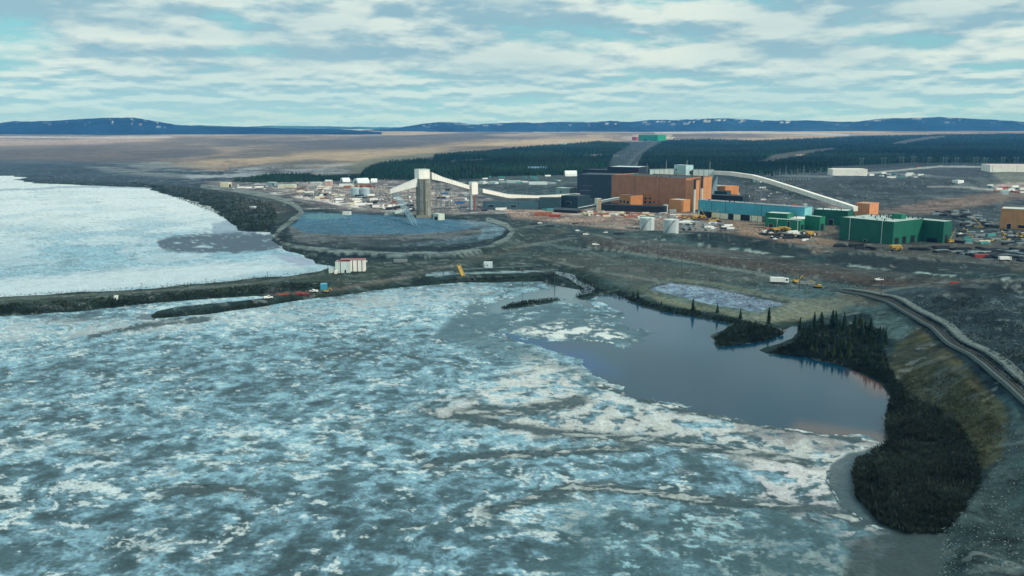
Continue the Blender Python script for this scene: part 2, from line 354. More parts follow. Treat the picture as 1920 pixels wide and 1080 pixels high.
    zone([(940,390),(1570,390),(1570,462),(1290,440),(940,412)], (84, 80, 78), 3, 0.8, sst(0.15, 0.4, fbm(x, y, 16, 4, 82, 0.7)))
    zone([(1290,372),(1560,378),(1590,394),(1520,398),(1300,384)], (158, 138, 134), 3, 0.95)
    zone([(1310,405),(1570,425),(1570,470),(1500,480),(1430,455),(1380,440),(1310,425)], (134, 112, 96), 4, 0.8)
    zone([(1540,430),(1700,455),(1960,462),(2600,470),(2600,520),(1960,512),(1800,502),(1640,476),(1540,470)], (92, 84, 76), 5, 0.9)
    zone([(1760,450),(2400,455),(2400,500),(1900,500),(1780,488)], (60, 70, 76), 4, 0.7, sst(-0.1, 0.3, n2))
    zone([(1780,415),(2400,415),(2400,445),(1780,450)], (112, 108, 104), 4, 0.7, sst(-0.2, 0.3, n1))
    # country right of the long gallery
    zone([(1330,306),(1560,312),(9000,306),(9000,415),(1920,415),(1780,405),(1640,396),(1600,388),(1480,345),(1340,322)], (66, 76, 80), 4, 1.0)
    zone([(1330,330),(1560,385),(1540,395),(1300,372),(1300,340)], (74, 80, 84), 4, 0.9)
    zone([(1560,318),(9000,316),(9000,400),(1560,380)], (106, 116, 116), 4, 0.6, sst(0.18, 0.5, fbm(x, y*0.4, 110, 4, 91, 0.6)))
    zone([(1620,400),(1740,376),(1850,362),(1920,352),(2400,345),(2400,362),(1920,372),(1800,392),(1740,402)], (128, 110, 100), 4, 0.8)
    line([(1740,350),(1800,350),(1860,356),(1890,362)], (150, 152, 148), 1.2, 1, 0.8); line([(1626,325),(1700,318),(1760,312),(1850,313)], (160, 164, 160), 1.3, 0.9, 0.85)
    zone([(1860,322),(2400,320),(2400,345),(1890,348)], (120, 124, 110), 4, 0.8); zone([(1850,348),(1920,342),(2400,342),(2400,360),(1900,362)], (176, 160, 152), 3, 0.8, sst(-.1, .3, n1))
    line([(1400,321),(1480,330),(1560,331)], (110, 124, 124), 1.5, 1, 0.7); line([(1430,318),(1540,320)], (96, 112, 108), 1.5, 1, 0.7)
    zone([(860,322),(1080,320),(1080,345),(1000,352),(900,345)], (80, 92, 92), 4, 0.8); line([(900,342),(960,341),(1040,343)], (150, 165, 165), 1.5, 1, 0.8)
    zone([(1050,350),(1300,360),(1300,392),(1040,388)], (52, 56, 62), 4, 0.9)
    zone([(860,345),(1050,350),(1050,390),(960,395)], (64, 80, 84), 5, 0.8)
    # power line corridor and airstrip
    zone([(1140,316),(1150,290),(1190,268),(1236,264),(1246,268),(1215,286),(1195,312)], (58, 70, 72), 2, 0.95)
    line([(1175,312),(1195,290),(1215,275),(1232,264)], (110, 120, 124), 0.6, 0.6, 0.7); line([(1190,312),(1208,290),(1228,272)], (120, 126, 128), 0.8, 0.8, 0.7)
    zone([(1160,257),(1195,252),(1260,252),(1260,262),(1190,266)], (178, 164, 156), 1.5, 0.8)
    # woodland floor
    for P in FORESTS: zone(P, (26, 40, 34), 2.5, 1.0)
    for P in CLEAR: zone(P, (84, 86, 80), 1.6, 0.9)
    line([(1495,291),(1512,290)], (190,176,156), 1.2, .6, .9)
    line([(1050,294),(1110,291),(1160,292)], (104, 108, 96), 1.5, 0.8, 0.7); line([(1050,270),(1110,268)], (160, 185, 190), 1.2, 0.8, 0.8)
    # long berm
    zone([(1090,445),(1180,446),(1300,460),(1440,478),(1600,503),(1760,518),(1920,530),(2600,560),(2600,575),(1900,545),(1700,542),(1500,525),(1340,496),(1200,478),(1110,462)], (86, 80, 76), 2.5, 0.9)
    zone([(1290,436),(1400,438),(1500,458),(1520,482),(1400,468),(1290,452)], (50, 64, 66), 4, 0.95)
    zone([(1560,470),(1760,485),(1900,498),(1900,512),(1700,510),(1540,490)], (54, 62, 64), 4, 0.9)
    dash = sst(-0.15, 0.15, fbm(x, y, 16, 2, 95))
    line([(1150,442),(1280,455),(1400,470),(1520,488),(1640,503),(1760,514),(1900,524)], (136, 150, 146), 1.6, 1.0, 0.95, dash)
    line([(1100,462),(1200,477),(1300,492),(1420,512),(1500,530)], (120, 126, 120), 1.7, 1.2, 0.8)
    line([(1000,455),(1100,470),(1180,500),(1240,530)], (104, 112, 110), 2.5, 2, 0.6)
    zone([(1130,500),(1240,505),(1250,518),(1180,525)], (120, 92, 84), 4, 0.6, sst(-.1, .3, n2))
    for q in ((1220,502,12), (1280,512,16), (1335,523,16), (1400,533,20), (1165,483,18)):
        zone([(q[0]-q[2],q[1]+5),(q[0],q[1]-6),(q[0]+q[2],q[1]-3),(q[0]+q[2]*0.6,q[1]+5)], (46, 58, 58), 3, 0.9)
    # settling pond
    zone([(1170,545),(1200,538),(1260,522),(1520,566),(1590,585),(1500,606),(1440,612),(1240,566)], (102, 108, 96), 4, 0.9)
    zone([(1420,540),(1560,540),(1600,560),(1560,575),(1460,562)], (80, 96, 98), 3, 0.9)
    zone(POND, (146, 158, 174), 1.2, 1.0, None, False); zone(POND, (92, 104, 122), 1.2, 0.7, sst(-0.05, 0.25, fbm(x, y, 5, 3, 97, 0.7)), False)
    # shore scrub
    sA = sdf(A_W, x, y); sB = sdf(B_W, x, y); sh = np.maximum(sA, sB)
    m = sst(-16, -9, sh)*sst(500, 430, V)*0 + sst(-(9+0.012*d), -(2+0.004*d), sh)*sst(330, 380, V)
    blend(m*0.85, lin((42, 54, 48)))
    # dam between the two lakes
    cz = [(-4000,620),(0,557),(250,543),(530,519),(620,500),(700,490),(760,500),(700,530),(600,556),(480,556),(250,578),(0,596),(-4000,760)]
    zone(cz, (72, 78, 66), 3, 0.9)
    zone([(-4000,660),(0,578),(250,562),(480,540),(620,530),(620,540),(480,556),(250,578),(0,598),(-4000,760)], (44, 56, 50), 4, 0.85)
    line([(-2000,640),(0,562),(250,548),(450,534),(600,514),(680,496)], (92, 98, 90), 1.6, 1.5, 0.8)
    line([(500,552),(560,548),(640,540),(760,520)], (120, 104, 96), 2.2, 2, 0.8)
    # bright crust of ice blocks pushed on the shores
    line([(575,499),(540,506),(515,512)], (190, 188, 192), 2.5, 2, 0.8)
    # right bank
    zone([(1600,545),(1700,540),(1920,545),(9000,560),(9000,2000),(1960,1300),(1920,790),(1850,712),(1760,640),(1690,590)], (62, 78, 84), 6, 1.0)
    zone([(1650,600),(1900,560),(6000,560),(6000,1500),(1950,800)], (44, 58, 66), 6, 0.85, sst(-0.1, 0.4, fbm(x, y, 34, 4, 101, 0.6)))
    zone([(1700,540),(1920,545),(3000,600),(3000,1000),(1950,800)], (112, 124, 124), 6, 0.7, sst(0.22, 0.5, fbm(x, y, 18, 5, 102, 0.65)))
    zone([(1740,560),(1790,536),(1920,528),(1920,542),(1830,570),(1760,590)], (34, 46, 50), 5, 0.9)
    zone([(1560,550),(1640,548),(1680,575),(1720,610),(1690,640),(1640,628),(1630,590),(1580,580)], (96, 110, 108), 4, 0.85)
    zone([(1720,612),(1770,650),(1830,705),(1880,755),(1900,800),(1880,860),(1850,880),(1780,860),(1760,800),(1690,740),(1660,690),(1680,640)], (84, 80, 60), 7, 0.95)
    zone([(1700,612),(1722,610),(1790,668),(1850,728),(1838,738),(1770,690)], (112, 90, 62), 5, 0.4)
    zone([(1700,650),(1790,700),(1850,780),(1800,850),(1700,760)], (58, 66, 56), 7, 0.75, sst(-0.05, 0.35, n2+0.5*n1))
    zone([(1900,755),(1935,790),(1960,900),(1930,1100),(1750,1300),(1745,1100),(1770,1010),(1840,920),(1880,860)], (74, 86, 86), 6, 0.95)
    zone([(1760,1000),(1960,880),(2400,1200),(1750,1500)], (66, 80, 80), 6, 0.8, sst(0.0, 0.35, fbm(x, y, 7, 4, 103, 0.6)))
    zone([(1850,800),(1900,760),(2000,850),(2000,1000),(1900,980)], (60, 74, 74), 6, 0.7, sst(-0.1, 0.3, n4))
    zone([(1604,864),(1668,740),(1720,770),(1800,850),(1830,900),(1770,1003),(1660,990)], (28, 38, 38), 5, 1.0)
    zone([(1700,1060),(1745,1075),(1745,1300),(1690,1300)], (40, 50, 52), 5, 0.8)
    # fine mottling, strongest near the viewer
    dk = sst(300, 345, V)
    C *= (1 - 0.04*dk + (0.22+0.16*dk)*n2 + (0.34*n4)*sst(2500, 500, d) + 0.20*n1)[..., None]
    C = np.maximum(C, 0); tk_ = sst(380, 470, V)[..., None]; C = C*(1-tk_ + tk_*np.array([0.76, 0.94, 0.98]))
    m = sst(0.25, 0.6, fbm(x, y, 26, 4, 121, 0.6))*sst(330, 350, V)*0.4; blend(m, lin((34, 50, 52)))
    m = sst(0.45, 0.7, fbm(x*0.6, y, 13, 3, 122, 0.7))*sst(330, 350, V)*0.35; blend(m, lin((112, 122, 120)))
    zone([(548,424),(560,410),(572,398),(600,399),(700,402),(800,408),(870,414),(892,426),(860,433),(780,438),(640,439),(572,436)], (70, 106, 124), 2, 0.6)
    zone([(575,402),(600,398),(640,401),(650,408),(600,411),(572,410)], (96, 136, 144), 1.5, 0.8)
    line(loop, (122, 134, 130), 2.2, 1.2, 0.7, sst(-0.45, 0.1, n2+n4*.5))
    line([(1150,442),(1280,455),(1400,470),(1520,488),(1640,503),(1760,514),(1900,524)], (140, 156, 152), 1.3, 0.9, 0.9, dash)
    line([(1100,462),(1200,477),(1300,492),(1420,512),(1500,530)], (116, 124, 118), 1.3, 1.0, 0.7)
    line([(0,562),(250,548),(450,534),(600,514),(680,496)], (92, 98, 90), 1.2, 1.2, 0.7)
    zone([(1288,438),(1345,434),(1400,444),(1450,450),(1512,460),(1524,480),(1440,474),(1380,462),(1300,450)], (36, 50, 52), 2.5, 0.8)
    zone([(1555,474),(1640,480),(1760,490),(1900,502),(1900,510),(1700,508),(1560,490)], (40, 50, 52), 2.5, 0.75)
    zone([(1240,560),(1180,545),(1130,520),(1000,480),(1100,475),(1250,495),(1450,520),(1460,536),(1260,520),(1210,538)], (82, 84, 76), 4, 0.5)
    zone([(1750,440),(1860,450),(1960,462),(1960,470),(1760,462)], (96, 88, 78), 3, 0.5)
    zone([(1640,548),(1900,540),(6000,560),(6000,1500),(1960,800),(1700,600)], (40, 50, 54), 6, 0.5)
    zone([(1100,452),(1300,474),(1500,502),(1700,526),(1700,540),(1500,520),(1300,490),(1110,462)], (84, 74, 66), 2.5, 0.55)
    zone([(1360,412),(1440,418),(1450,432),(1560,440),(1575,462),(1500,456),(1400,440)], (150, 124, 102), 4, 0.6)
    zone([(1210,549),(1330,578),(1425,596),(1450,598),(1500,576),(1560,580),(1500,604),(1420,602),(1240,568)], (116, 120, 100), 2.5, 0.75)
    line([(1216,540),(1258,529),(1330,538),(1478,569)], (50, 62, 66), 1.8, 1.0, 0.85); line([(1250,523),(1340,531),(1500,566)], (108, 112, 96), 2.2, 1.5, 0.7)
    rut = sst(-0.4, 0.1, n2+.4*n4)
    for L_ in ([(640,503),(800,492),(930,470),(1040,452),(1100,442)], [(1000,480),(1100,505),(1200,522),(1320,540),(1450,556),(1560,566)], [(1100,436),(1160,450),(1230,478),(1330,500),(1440,520),(1560,540)], [(1560,566),(1660,545),(1760,530),(1860,526),(1990,528)], [(1540,440),(1640,478),(1760,488),(1990,498)], [(960,430),(1040,418),(1160,424),(1300,440)], [(1300,440),(1420,452),(1560,468)], [(700,520),(840,500),(980,494),(1050,498)]):
        line(L_, (112, 120, 116), 1.6, 1.2, 0.6, rut)
    zone([(1560,545),(1640,540),(1680,560),(1640,575),(1580,572)], (108, 100, 86), 4, 0.6)
    zone([(1480,566),(1560,556),(1600,572),(1540,590),(1450,604),(1380,600),(1440,585)], (112, 118, 104), 3, 0.7)
    sp = sst(0.62, 0.78, fbm(x, y, 9, 3, 111, 0.8))*sst(300, 340, V)*0.35
    blend(sp, lin((150, 158, 156)))
    return np.clip(C, 0.006, 0.85)

CLEAR = [[(1390,309),(1430,300),(1450,290),(1500,283),(1560,277),(1580,280),(1530,288),(1500,296),(1450,306)], [(1664,272),(1690,264),(1740,256),(1775,254),(1770,258),(1720,266),(1690,272)], [(1060,294),(1120,289),(1150,291),(1110,297)], [(830,302),(900,298),(960,299),(900,305),(850,306)], [(1210,300),(1260,296),(1262,298),(1214,304)]]
FORESTS = [
    [(1196,312),(1206,292),(1226,276),(1250,264),(1330,262),(1420,265),(1480,262),(1560,259),(1620,256),(1760,253),(1920,251),(2600,250),(2600,304),(1920,305),(1700,305),(1560,312),(1500,318),(1430,320),(1360,326),(1300,322),(1196,316)],
    [(812,303),(815,293),(900,286),(1000,276),(1060,272),(1120,266),(1165,268),(1180,272),(1150,290),(1140,312),(1090,328),(1000,320),(905,312)],
    [(676,331),(690,318),(720,308),(790,300),(812,303),(905,313),(1000,322),(1060,320),(1060,328),(860,332),(780,336),(700,334)],
    [(430,341),(470,334),(520,327),(560,327),(600,331),(650,334),(640,339),(540,342),(470,342)],
    [(560,330),(680,326),(680,334),(600,336)]]
POND = [(1216,541),(1258,529),(1330,538),(1478,570),(1440,577),(1425,586),(1330,570)]

GZ = heights(GX, GY)
LC = land_colour(GX, GY, GZ)
V_ = np.stack([GX.ravel(), GY.ravel(), GZ.ravel()], 1)
F_ = grid_faces(*GX.shape, GZ > -1.5)
V_, F_, (lc_,) = compact(V_, F_, [LC.reshape(-1, 3)])
M_GROUND = mat('ground_cover', (80,80,80), 0.95, var=0.30, scale=0.35, attr='tint', bump_=0.5, bscale=0.35, spec=0.1)
ground = np_mesh('ground', V_, F_, M_GROUND, lc_); tag(ground, kind='structure')

# ---------------------------------------------------------------- lake water
cw = np.concatenate([np.arange(-4200, -160, 200.0), np.arange(-160, 2080, 10.0), np.arange(2080, 6200, 400.0)]); rw = np.concatenate([np.arange(325, 1150, 4.0), np.array([1300, 1700, 4000])])
WX, WY = np.meshgrid(cw, rw); U_, W_ = WX.copy(), WY.copy(); WX, WY = unproj(U_, W_, 0.0)
wc = np.zeros(WX.shape + (3,)); wc[:] = lin((14, 56, 76))
def wz(P, c, soft, a):
    global wc
    m = (sst(-soft, soft, sdf(np.array(P, float), U_, W_))*a)[..., None]; wc = wc*(1-m) + lin(c)*m
wz([(1040,500),(1130,540),(1100,560),(1060,590),(900,590),(940,560),(1040,540)], (92, 112, 120), 14, 0.9)  # pale sky reflection painted into the channel water
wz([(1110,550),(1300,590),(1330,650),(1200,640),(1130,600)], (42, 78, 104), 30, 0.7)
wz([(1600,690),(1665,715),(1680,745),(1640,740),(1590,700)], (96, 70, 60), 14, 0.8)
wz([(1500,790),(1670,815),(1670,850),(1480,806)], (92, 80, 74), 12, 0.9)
wz([(920,615),(1100,660),(1160,700),(1100,700),(920,632)], (14, 66, 118), 24, 0.85)
wz([(1540,850),(1620,860),(1660,1010),(1760,1003),(1760,1300),(1600,1300)], (66, 82, 88), 14, 1.0)
V_ = np.stack([WX.ravel(), WY.ravel(), np.zeros(WX.size)], 1); F_ = grid_faces(*WX.shape, np.ones(WX.shape, bool))
mw = mat('lake_water', (30,50,70), 0.12, var=0.12, scale=0.02, attr='tint', bump_=0.03, bscale=0.5, spec=0.22)
water = np_mesh('lake_water', V_, F_, mw, wc.reshape(-1, 3)); tag(water, kind='structure')

# ---------------------------------------------------------------- rotting lake ice
ci = np.concatenate([np.arange(-4200, -160, 200.0), np.arange(-160, 1800, 1.9)]); ri = np.concatenate([np.arange(326, 420, 0.7), np.arange(420, 1150, 1.45), np.array([1160, 1200, 1300, 1600, 2200, 4000])])
IU, IV = np.meshgrid(ci, ri); IX, IY = unproj(IU, IV, 0.1)
def ice_fields(x, y, U, V):
    d = np.hypot(x, y)
    wx = x + 5*fbm(x, y, 24, 3, 201); wy = y + 5*fbm(x, y, 24, 3, 202)
    a = fbm(wx, wy*0.9, 6.4, 5, 203, 0.55); b = fbm(wx, wy, 55, 3, 204); c = fbm(x, y, 3.2, 4, 205, 0.65); e = fbm(wx*0.85, wy*0.9, 5.5, 5, 206, 0.68)
    return d, wx, wy, a, b, c, e
d_, wx_, wy_, na, nb, nc, ne = ice_fields(IX, IY, IU, IV)
opn = np.full(IX.shape, -1e9)
jx = IX + 0.006*d_*fbm(IX, IY, 9, 4, 211, 0.7); jy = IY + 0.02*d_*fbm(IX, IY, 12, 4, 212, 0.7)
for i, P in enumerate(OPENS_W):
    if i == 2: continue
    k = 0.25 if i > 1 else 1.0
    opn = np.maximum(opn, sdf(P, IX + (jx-IX)*k, IY + (jy-IY)*k))
IZ = 0.14 - 0.5*sst(-0.3, 0.6, opn) + 0.05*nc
ic = np.zeros(IX.shape + (3,))
def im(m, c):
    global ic
    m = np.clip(m, 0, 1)[..., None]; ic = ic*(1-m) + lin(c)*m
def ipoly(P, soft, wob=10):
    return sst(-soft, soft, sdf(np.array(P, float), IU + wob*nb, IV + wob*0.5*na))
lakeA = sst(0, 1, (sdf(np.array(LAKE_A, float), IU, IV) > -8).astype(float))
near = sst(560, 1000, IV)
bias = 0.06*near + 0.13*sst(300, 1400, IU)*sst(640, 900, IV)
ang = 0.22; ex = (wx_*math.cos(ang)+wy_*math.sin(ang))*0.9; ey = -wx_*math.sin(ang)+wy_*math.cos(ang)
ns = fbm(ex, ey*0.9, 4.0, 4, 231, 0.62); nh = fbm(IX*0.7, IY, 1.6, 3, 232, 0.7); nl = fbm(ex, ey, 26, 4, 233, 0.55)
tone = 0.61 + 0.35*na + 0.25*ns + 0.08*nl + 0.14*nb + 0.22*nc + 0.12*nh - bias
tk = np.array([0.0, 0.22, 0.38, 0.50, 0.62, 0.82, 1.05, 1.3]); tcol = np.array([lin(c) for c in ((50,72,78),(60,86,94),(76,106,116),(98,132,146),(116,154,170),(136,176,190),(168,198,206),(202,214,214))])
for k in range(3): ic[..., k] = np.interp(tone, tk, tcol[:, k])
im(sst(0.42, 0.66, 0.75*ne + 0.45*nc + 0.35*nh + 0.35*sst(0.0, 0.5, nb + 0.4*sst(800,200,IU)-0.2*sst(700,900,IV)*sst(700,1200,IU)) - 0.04)*0.75, (204, 214, 212))
im(sst(0.5, 0.66, ns + 0.4*nc - 0.1*nb)*0.7, (56, 78, 84))
# dark rounded melt holes
cell = np.zeros(IX.shape); rs = np.random.RandomState(5)
near_m = IV > 560
hx, hy = wx_[near_m], wy_[near_m]
cs = 10.0; gx, gy = np.floor(hx/cs), np.floor(hy/cs); best = np.full(hx.shape, 9.0)
for ox in (-1, 0, 1):
    for oy in (-1, 0, 1):
        ax, ay = (gx+ox).astype(int), (gy+oy).astype(int)
        r1 = _vals[_perm[(_perm[ax & 4095] + ay) & 4095]]*0.5+0.5; r2 = _vals[_perm[(_perm[(ax+77) & 4095] + ay*3) & 4095]]*0.5+0.5; r3 = _vals[_perm[(_perm[(ax+991) & 4095] + ay*5) & 4095]]*0.5+0.5
        px_, py_ = (gx+ox+r1)*cs, (gy+oy+r2)*cs; rad = 0.8 + 3.8*r3**1.5
        best = np.minimum(best, np.hypot((hx-px_), (hy-py_)*1.2)/rad)
cell[near_m] = best
hole = np.where(near_m, sst(1.35, 0.55, cell + 0.55*nc + 0.3*na), 0)*sst(620, 900, IV)
im(hole*0.9*sst(-0.6, 0.0, nb+0.35*sst(300,1200,IU)), (64, 92, 98))
# left lake: bright snow ice
wA = sdf(np.array(LAKE_A, float), IU, IV) > -10
brA = np.where(wA, sst(478, 395, IV + 16*nb + 14*ns + 0.03*IU)*1.0, 0)
im(np.where(wA, 0.45, 0), (146, 188, 206)); im(brA*0.85, (228, 232, 230))
im(np.where(wA, sst(0.1, 0.5, nb + 0.4*na)*0.30, 0), (138, 180, 200)); im(np.where(wA, sst(0.45, 0.7, ne+0.5*nc)*0.6, 0), (86, 118, 136))
im(np.where(wA, sst(0.15, -0.35, nb + 0.5*ns)*0.5*sst(560, 470, IV), 0), (206, 222, 228))
im(np.where(wA, ipoly([(-400,520),(0,525),(250,505),(420,492),(560,500),(400,528),(200,545),(0,560),(-400,570)], 8)*0.75, 0), (206, 216, 220))
dk = ipoly([(293,452),(330,443),(440,435),(500,436),(530,452),(540,466),(500,470),(440,474),(350,474),(302,468)], 2.5, 7)
im(np.where(wA, dk*0.95*sst(-0.75, -0.35, na+nb*0.6), 0), (58, 74, 88))
dk = ipoly([(395,420),(440,410),(470,436),(400,440)], 4, 6); im(np.where(wA, dk*0.6, 0), (100, 124, 150))
im(np.where(wA, ipoly([(505,476),(560,480),(590,490),(580,499),(548,496)], 3, 4)*0.8, 0), (150, 158, 182))
line_a = pline(np.array([(0,356),(60,355),(110,351),(200,350),(290,352)], float), IU, IV)[0]; im(np.where(wA, sst(3, 0.5, line_a + 1.5*na)*0.7, 0), (120, 146, 166))
# right lake
wB = ~wA
im(np.where(wB, ipoly([(-4000,640),(0,598),(300,600),(560,568),(760,545),(900,534),(930,545),(800,575),(600,600),(300,622),(0,640),(-4000,760)], 9)*0.55*sst(0.35, -0.2, na), 0), (204, 214, 216))
im(np.where(wB, ipoly([(860,590),(900,560),(940,585),(1050,566),(1095,572),(1110,590),(1180,598),(1200,620),(1290,630),(1180,652),(1050,640),(930,622),(880,640),(800,640)], 7, 6)*0.9*sst(0.6, 0.25, ne), 0), (70, 98, 108))
im(np.where(wB, ipoly([(1000,612),(1060,600),(1130,610),(1185,640),(1176,652),(1110,645),(1020,632),(960,620)], 5, 5)*sst(-0.15, 0.25, ne+0.4*nc)*0.95, 0), (216, 222, 218))
im(np.where(wB, ipoly([(900,618),(1000,655),(1100,700),(1150,725),(1100,720),(980,680),(860,650)], 9, 8)*0.7*sst(-0.5, 0.1, na), 0), (62, 88, 94))
im(np.where(wB, ipoly([(1000,670),(1100,705),(1170,735),(1400,792),(1668,835),(1600,850),(1560,930),(1480,900),(1300,830),(1050,820),(860,790),(760,770),(900,740)], 20, 16)*0.75*sst(-0.25, 0.15, ne + 0.45*nc + 0.1), 0), (206, 206, 200))
im(np.where(wB, ipoly([(1380,795),(1560,812),(1660,832),(1640,840),(1560,850),(1480,840),(1380,812)], 8, 8)*0.8*sst(-0.35, 0.1, na+nc*0.4), 0), (128, 124, 122))
im(np.where(wB, ipoly([(1400,860),(1550,880),(1560,940),(1640,990),(1670,1010),(1640,1050),(1540,980),(1420,930)], 14, 12)*0.75*sst(-0.2, 0.15, ne + 0.4*nc), 0), (204, 202, 202))
im(np.where(wB, ipoly([(1080,960),(1560,960),(1660,1060),(1640,1300),(1000,1300)], 40, 30)*0.7*sst(-0.3, 0.3, nb + na*0.5+0.15), 0), (58, 88, 94))
im(np.where(wB, ipoly([(1180,940),(1420,960),(1420,1080),(1120,1100)], 40, 30)*0.7*sst(0.36, 0.5, 0.8*nc+0.3*ne+0.4*nh), 0), (150, 192, 202))
im(np.where(wB, ipoly([(-400,860),(120,850),(300,880),(300,1000),(100,1120),(-400,1100)], 50, 30)*0.8*sst(0.12, 0.35, ne+0.5*nc), 0), (202, 214, 214))
im(np.where(wB, ipoly(OPEN_3, 3, 4)*0.92, 0), (60, 80, 86)); im(np.where(wB, ipoly([(1600,1010),(1680,990),(1900,1000),(1900,1300),(1560,1300)], 14, 10)*0.9, 0), (46, 60, 62))
# pressure ridges
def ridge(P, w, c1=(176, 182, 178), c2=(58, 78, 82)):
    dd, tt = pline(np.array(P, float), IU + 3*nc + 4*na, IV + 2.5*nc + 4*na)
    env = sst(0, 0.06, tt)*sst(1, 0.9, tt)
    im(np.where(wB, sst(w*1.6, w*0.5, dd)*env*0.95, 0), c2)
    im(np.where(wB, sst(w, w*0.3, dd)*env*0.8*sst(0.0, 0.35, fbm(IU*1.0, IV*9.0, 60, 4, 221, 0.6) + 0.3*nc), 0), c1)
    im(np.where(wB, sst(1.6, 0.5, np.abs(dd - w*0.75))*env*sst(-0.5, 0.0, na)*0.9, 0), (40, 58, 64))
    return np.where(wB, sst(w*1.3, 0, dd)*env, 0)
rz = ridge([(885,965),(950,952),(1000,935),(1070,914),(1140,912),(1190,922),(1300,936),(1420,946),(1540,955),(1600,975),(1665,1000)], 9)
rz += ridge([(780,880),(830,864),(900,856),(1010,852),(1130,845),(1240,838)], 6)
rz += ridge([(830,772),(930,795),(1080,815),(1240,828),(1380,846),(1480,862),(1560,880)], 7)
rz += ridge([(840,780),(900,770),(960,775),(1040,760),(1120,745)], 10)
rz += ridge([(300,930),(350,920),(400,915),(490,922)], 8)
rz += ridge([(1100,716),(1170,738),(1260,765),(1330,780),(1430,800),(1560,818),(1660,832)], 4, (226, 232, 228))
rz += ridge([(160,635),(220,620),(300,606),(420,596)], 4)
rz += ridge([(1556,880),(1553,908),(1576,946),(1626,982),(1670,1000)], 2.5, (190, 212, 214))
ic *= (1 + 0.10*nc + 0.05*na)[..., None]; ic = np.clip(ic, 0.01, 0.86)
IZ = IZ + 0.35*np.clip(rz, 0, 1)*(0.6 + 0.8*nc)
inl = (np.maximum(sdf(A_W, IX, IY), sdf(B_W, IX, IY)) > -30)
V_ = np.stack([IX.ravel(), IY.ravel(), IZ.ravel()], 1)
F_ = grid_faces(*IX.shape, (IZ > -0.3) & inl)
V_, F_, (c_,) = compact(V_, F_, [ic.reshape(-1, 3)])
mi = mat('lake_ice', (150,190,205), 0.55, var=0.22, scale=0.9, attr='tint', bump_=0.10, bscale=0.8, spec=0.35)
ice = np_mesh('lake_ice', V_, F_, mi, c_); tag(ice, kind='structure')

# ---------------------------------------------------------------- hills on the horizon
def hills(prof, D0, D1, ybase, seed, snow, hazy_rock=(28, 56, 82)):  # blue of the distant haze is mixed into the hill colour
    prof = np.array(prof, float)
    u = np.arange(prof[0, 0], prof[-1, 0], 1.6); top = np.interp(u, prof[:, 0], prof[:, 1])
    s = np.linspace(0, 1, 22); Uh, S = np.meshgrid(u, s); D = D0 + (D1-D0)*S
    X = (Uh-CX)/FPX*D; Y = D.copy()
    Dr = D0 + (D1-D0)*0.62
    ztop = HC + (HOR-top)/FPX*Dr
    zb = float(HC + (HOR-ybase)/FPX*D0) - 25
    shape = np.sin(np.clip(S/0.62, 0, 1)*math.pi/2)**1.2*np.where(S > 0.62, np.cos((S-0.62)/0.38*math.pi/2), 1)
    Z = zb + (ztop - zb)*shape
    Z += (13*fbm(X, Y, 900, 4, seed) + 5*fbm(X, Y, 90, 3, seed+4, 0.7))*np.clip(shape*1.2, 0, 1)*0.8
    n = fbm(X, Y, 420, 5, seed+1, 0.62); n2 = fbm(X, Y, 130, 4, seed+2, 0.75)
    c = np.zeros(X.shape+(3,)); c[:] = lin(hazy_rock); c *= (1 + 0.5*n[..., None])
    sn = np.array(snow, float); sm = np.interp(Uh, sn[:, 0], sn[:, 1])
    m = 0.75*sst(0.36, 0.56, n2 + 0.25*n + 0.35*(shape-1.0) + 0.0)*sm*sst(0.6, 0.85, shape)
    c = c*(1-m[..., None]) + lin((225, 230, 230))*m[..., None]
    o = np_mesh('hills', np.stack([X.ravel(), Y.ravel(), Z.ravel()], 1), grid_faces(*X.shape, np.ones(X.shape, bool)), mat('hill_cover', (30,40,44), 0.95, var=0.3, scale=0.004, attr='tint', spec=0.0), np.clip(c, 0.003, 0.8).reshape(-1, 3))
    return tag(o, kind='structure')
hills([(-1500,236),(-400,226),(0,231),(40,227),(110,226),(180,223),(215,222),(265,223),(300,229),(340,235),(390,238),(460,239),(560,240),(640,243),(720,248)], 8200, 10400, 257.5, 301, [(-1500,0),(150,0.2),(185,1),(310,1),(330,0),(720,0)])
hills([(330,240),(380,235),(420,235.5),(470,238),(520,236),(600,237),(700,238),(760,238),(820,241)], 13500, 14600, 247, 311, [(0,0),(900,0)], (60, 100, 104))  # far ridge: pale cyan haze mixed into its colour
hills([(680,245),(735,241),(770,237),(800,232),(830,229),(860,230),(880,233),(930,231),(975,228),(1000,231),(1060,228),(1100,229),(1140,226),(1180,229),(1215,225),(1260,225),(1300,223),(1350,222),(1400,224),(1440,226),(1500,226),(1560,229),(1600,228),(1640,223),(1700,221),(1745,220),(1790,222),(1850,225),(1920,230),(2300,234),(3400,230),(5000,240)], 10800, 13000, 250, 321, [(600,0.5),(850,0.6),(1180,0.9),(1480,0.9),(1500,0.1),(1580,0.3),(1640,0.8),(1820,0.5),(1900,0.2),(2400,0)])

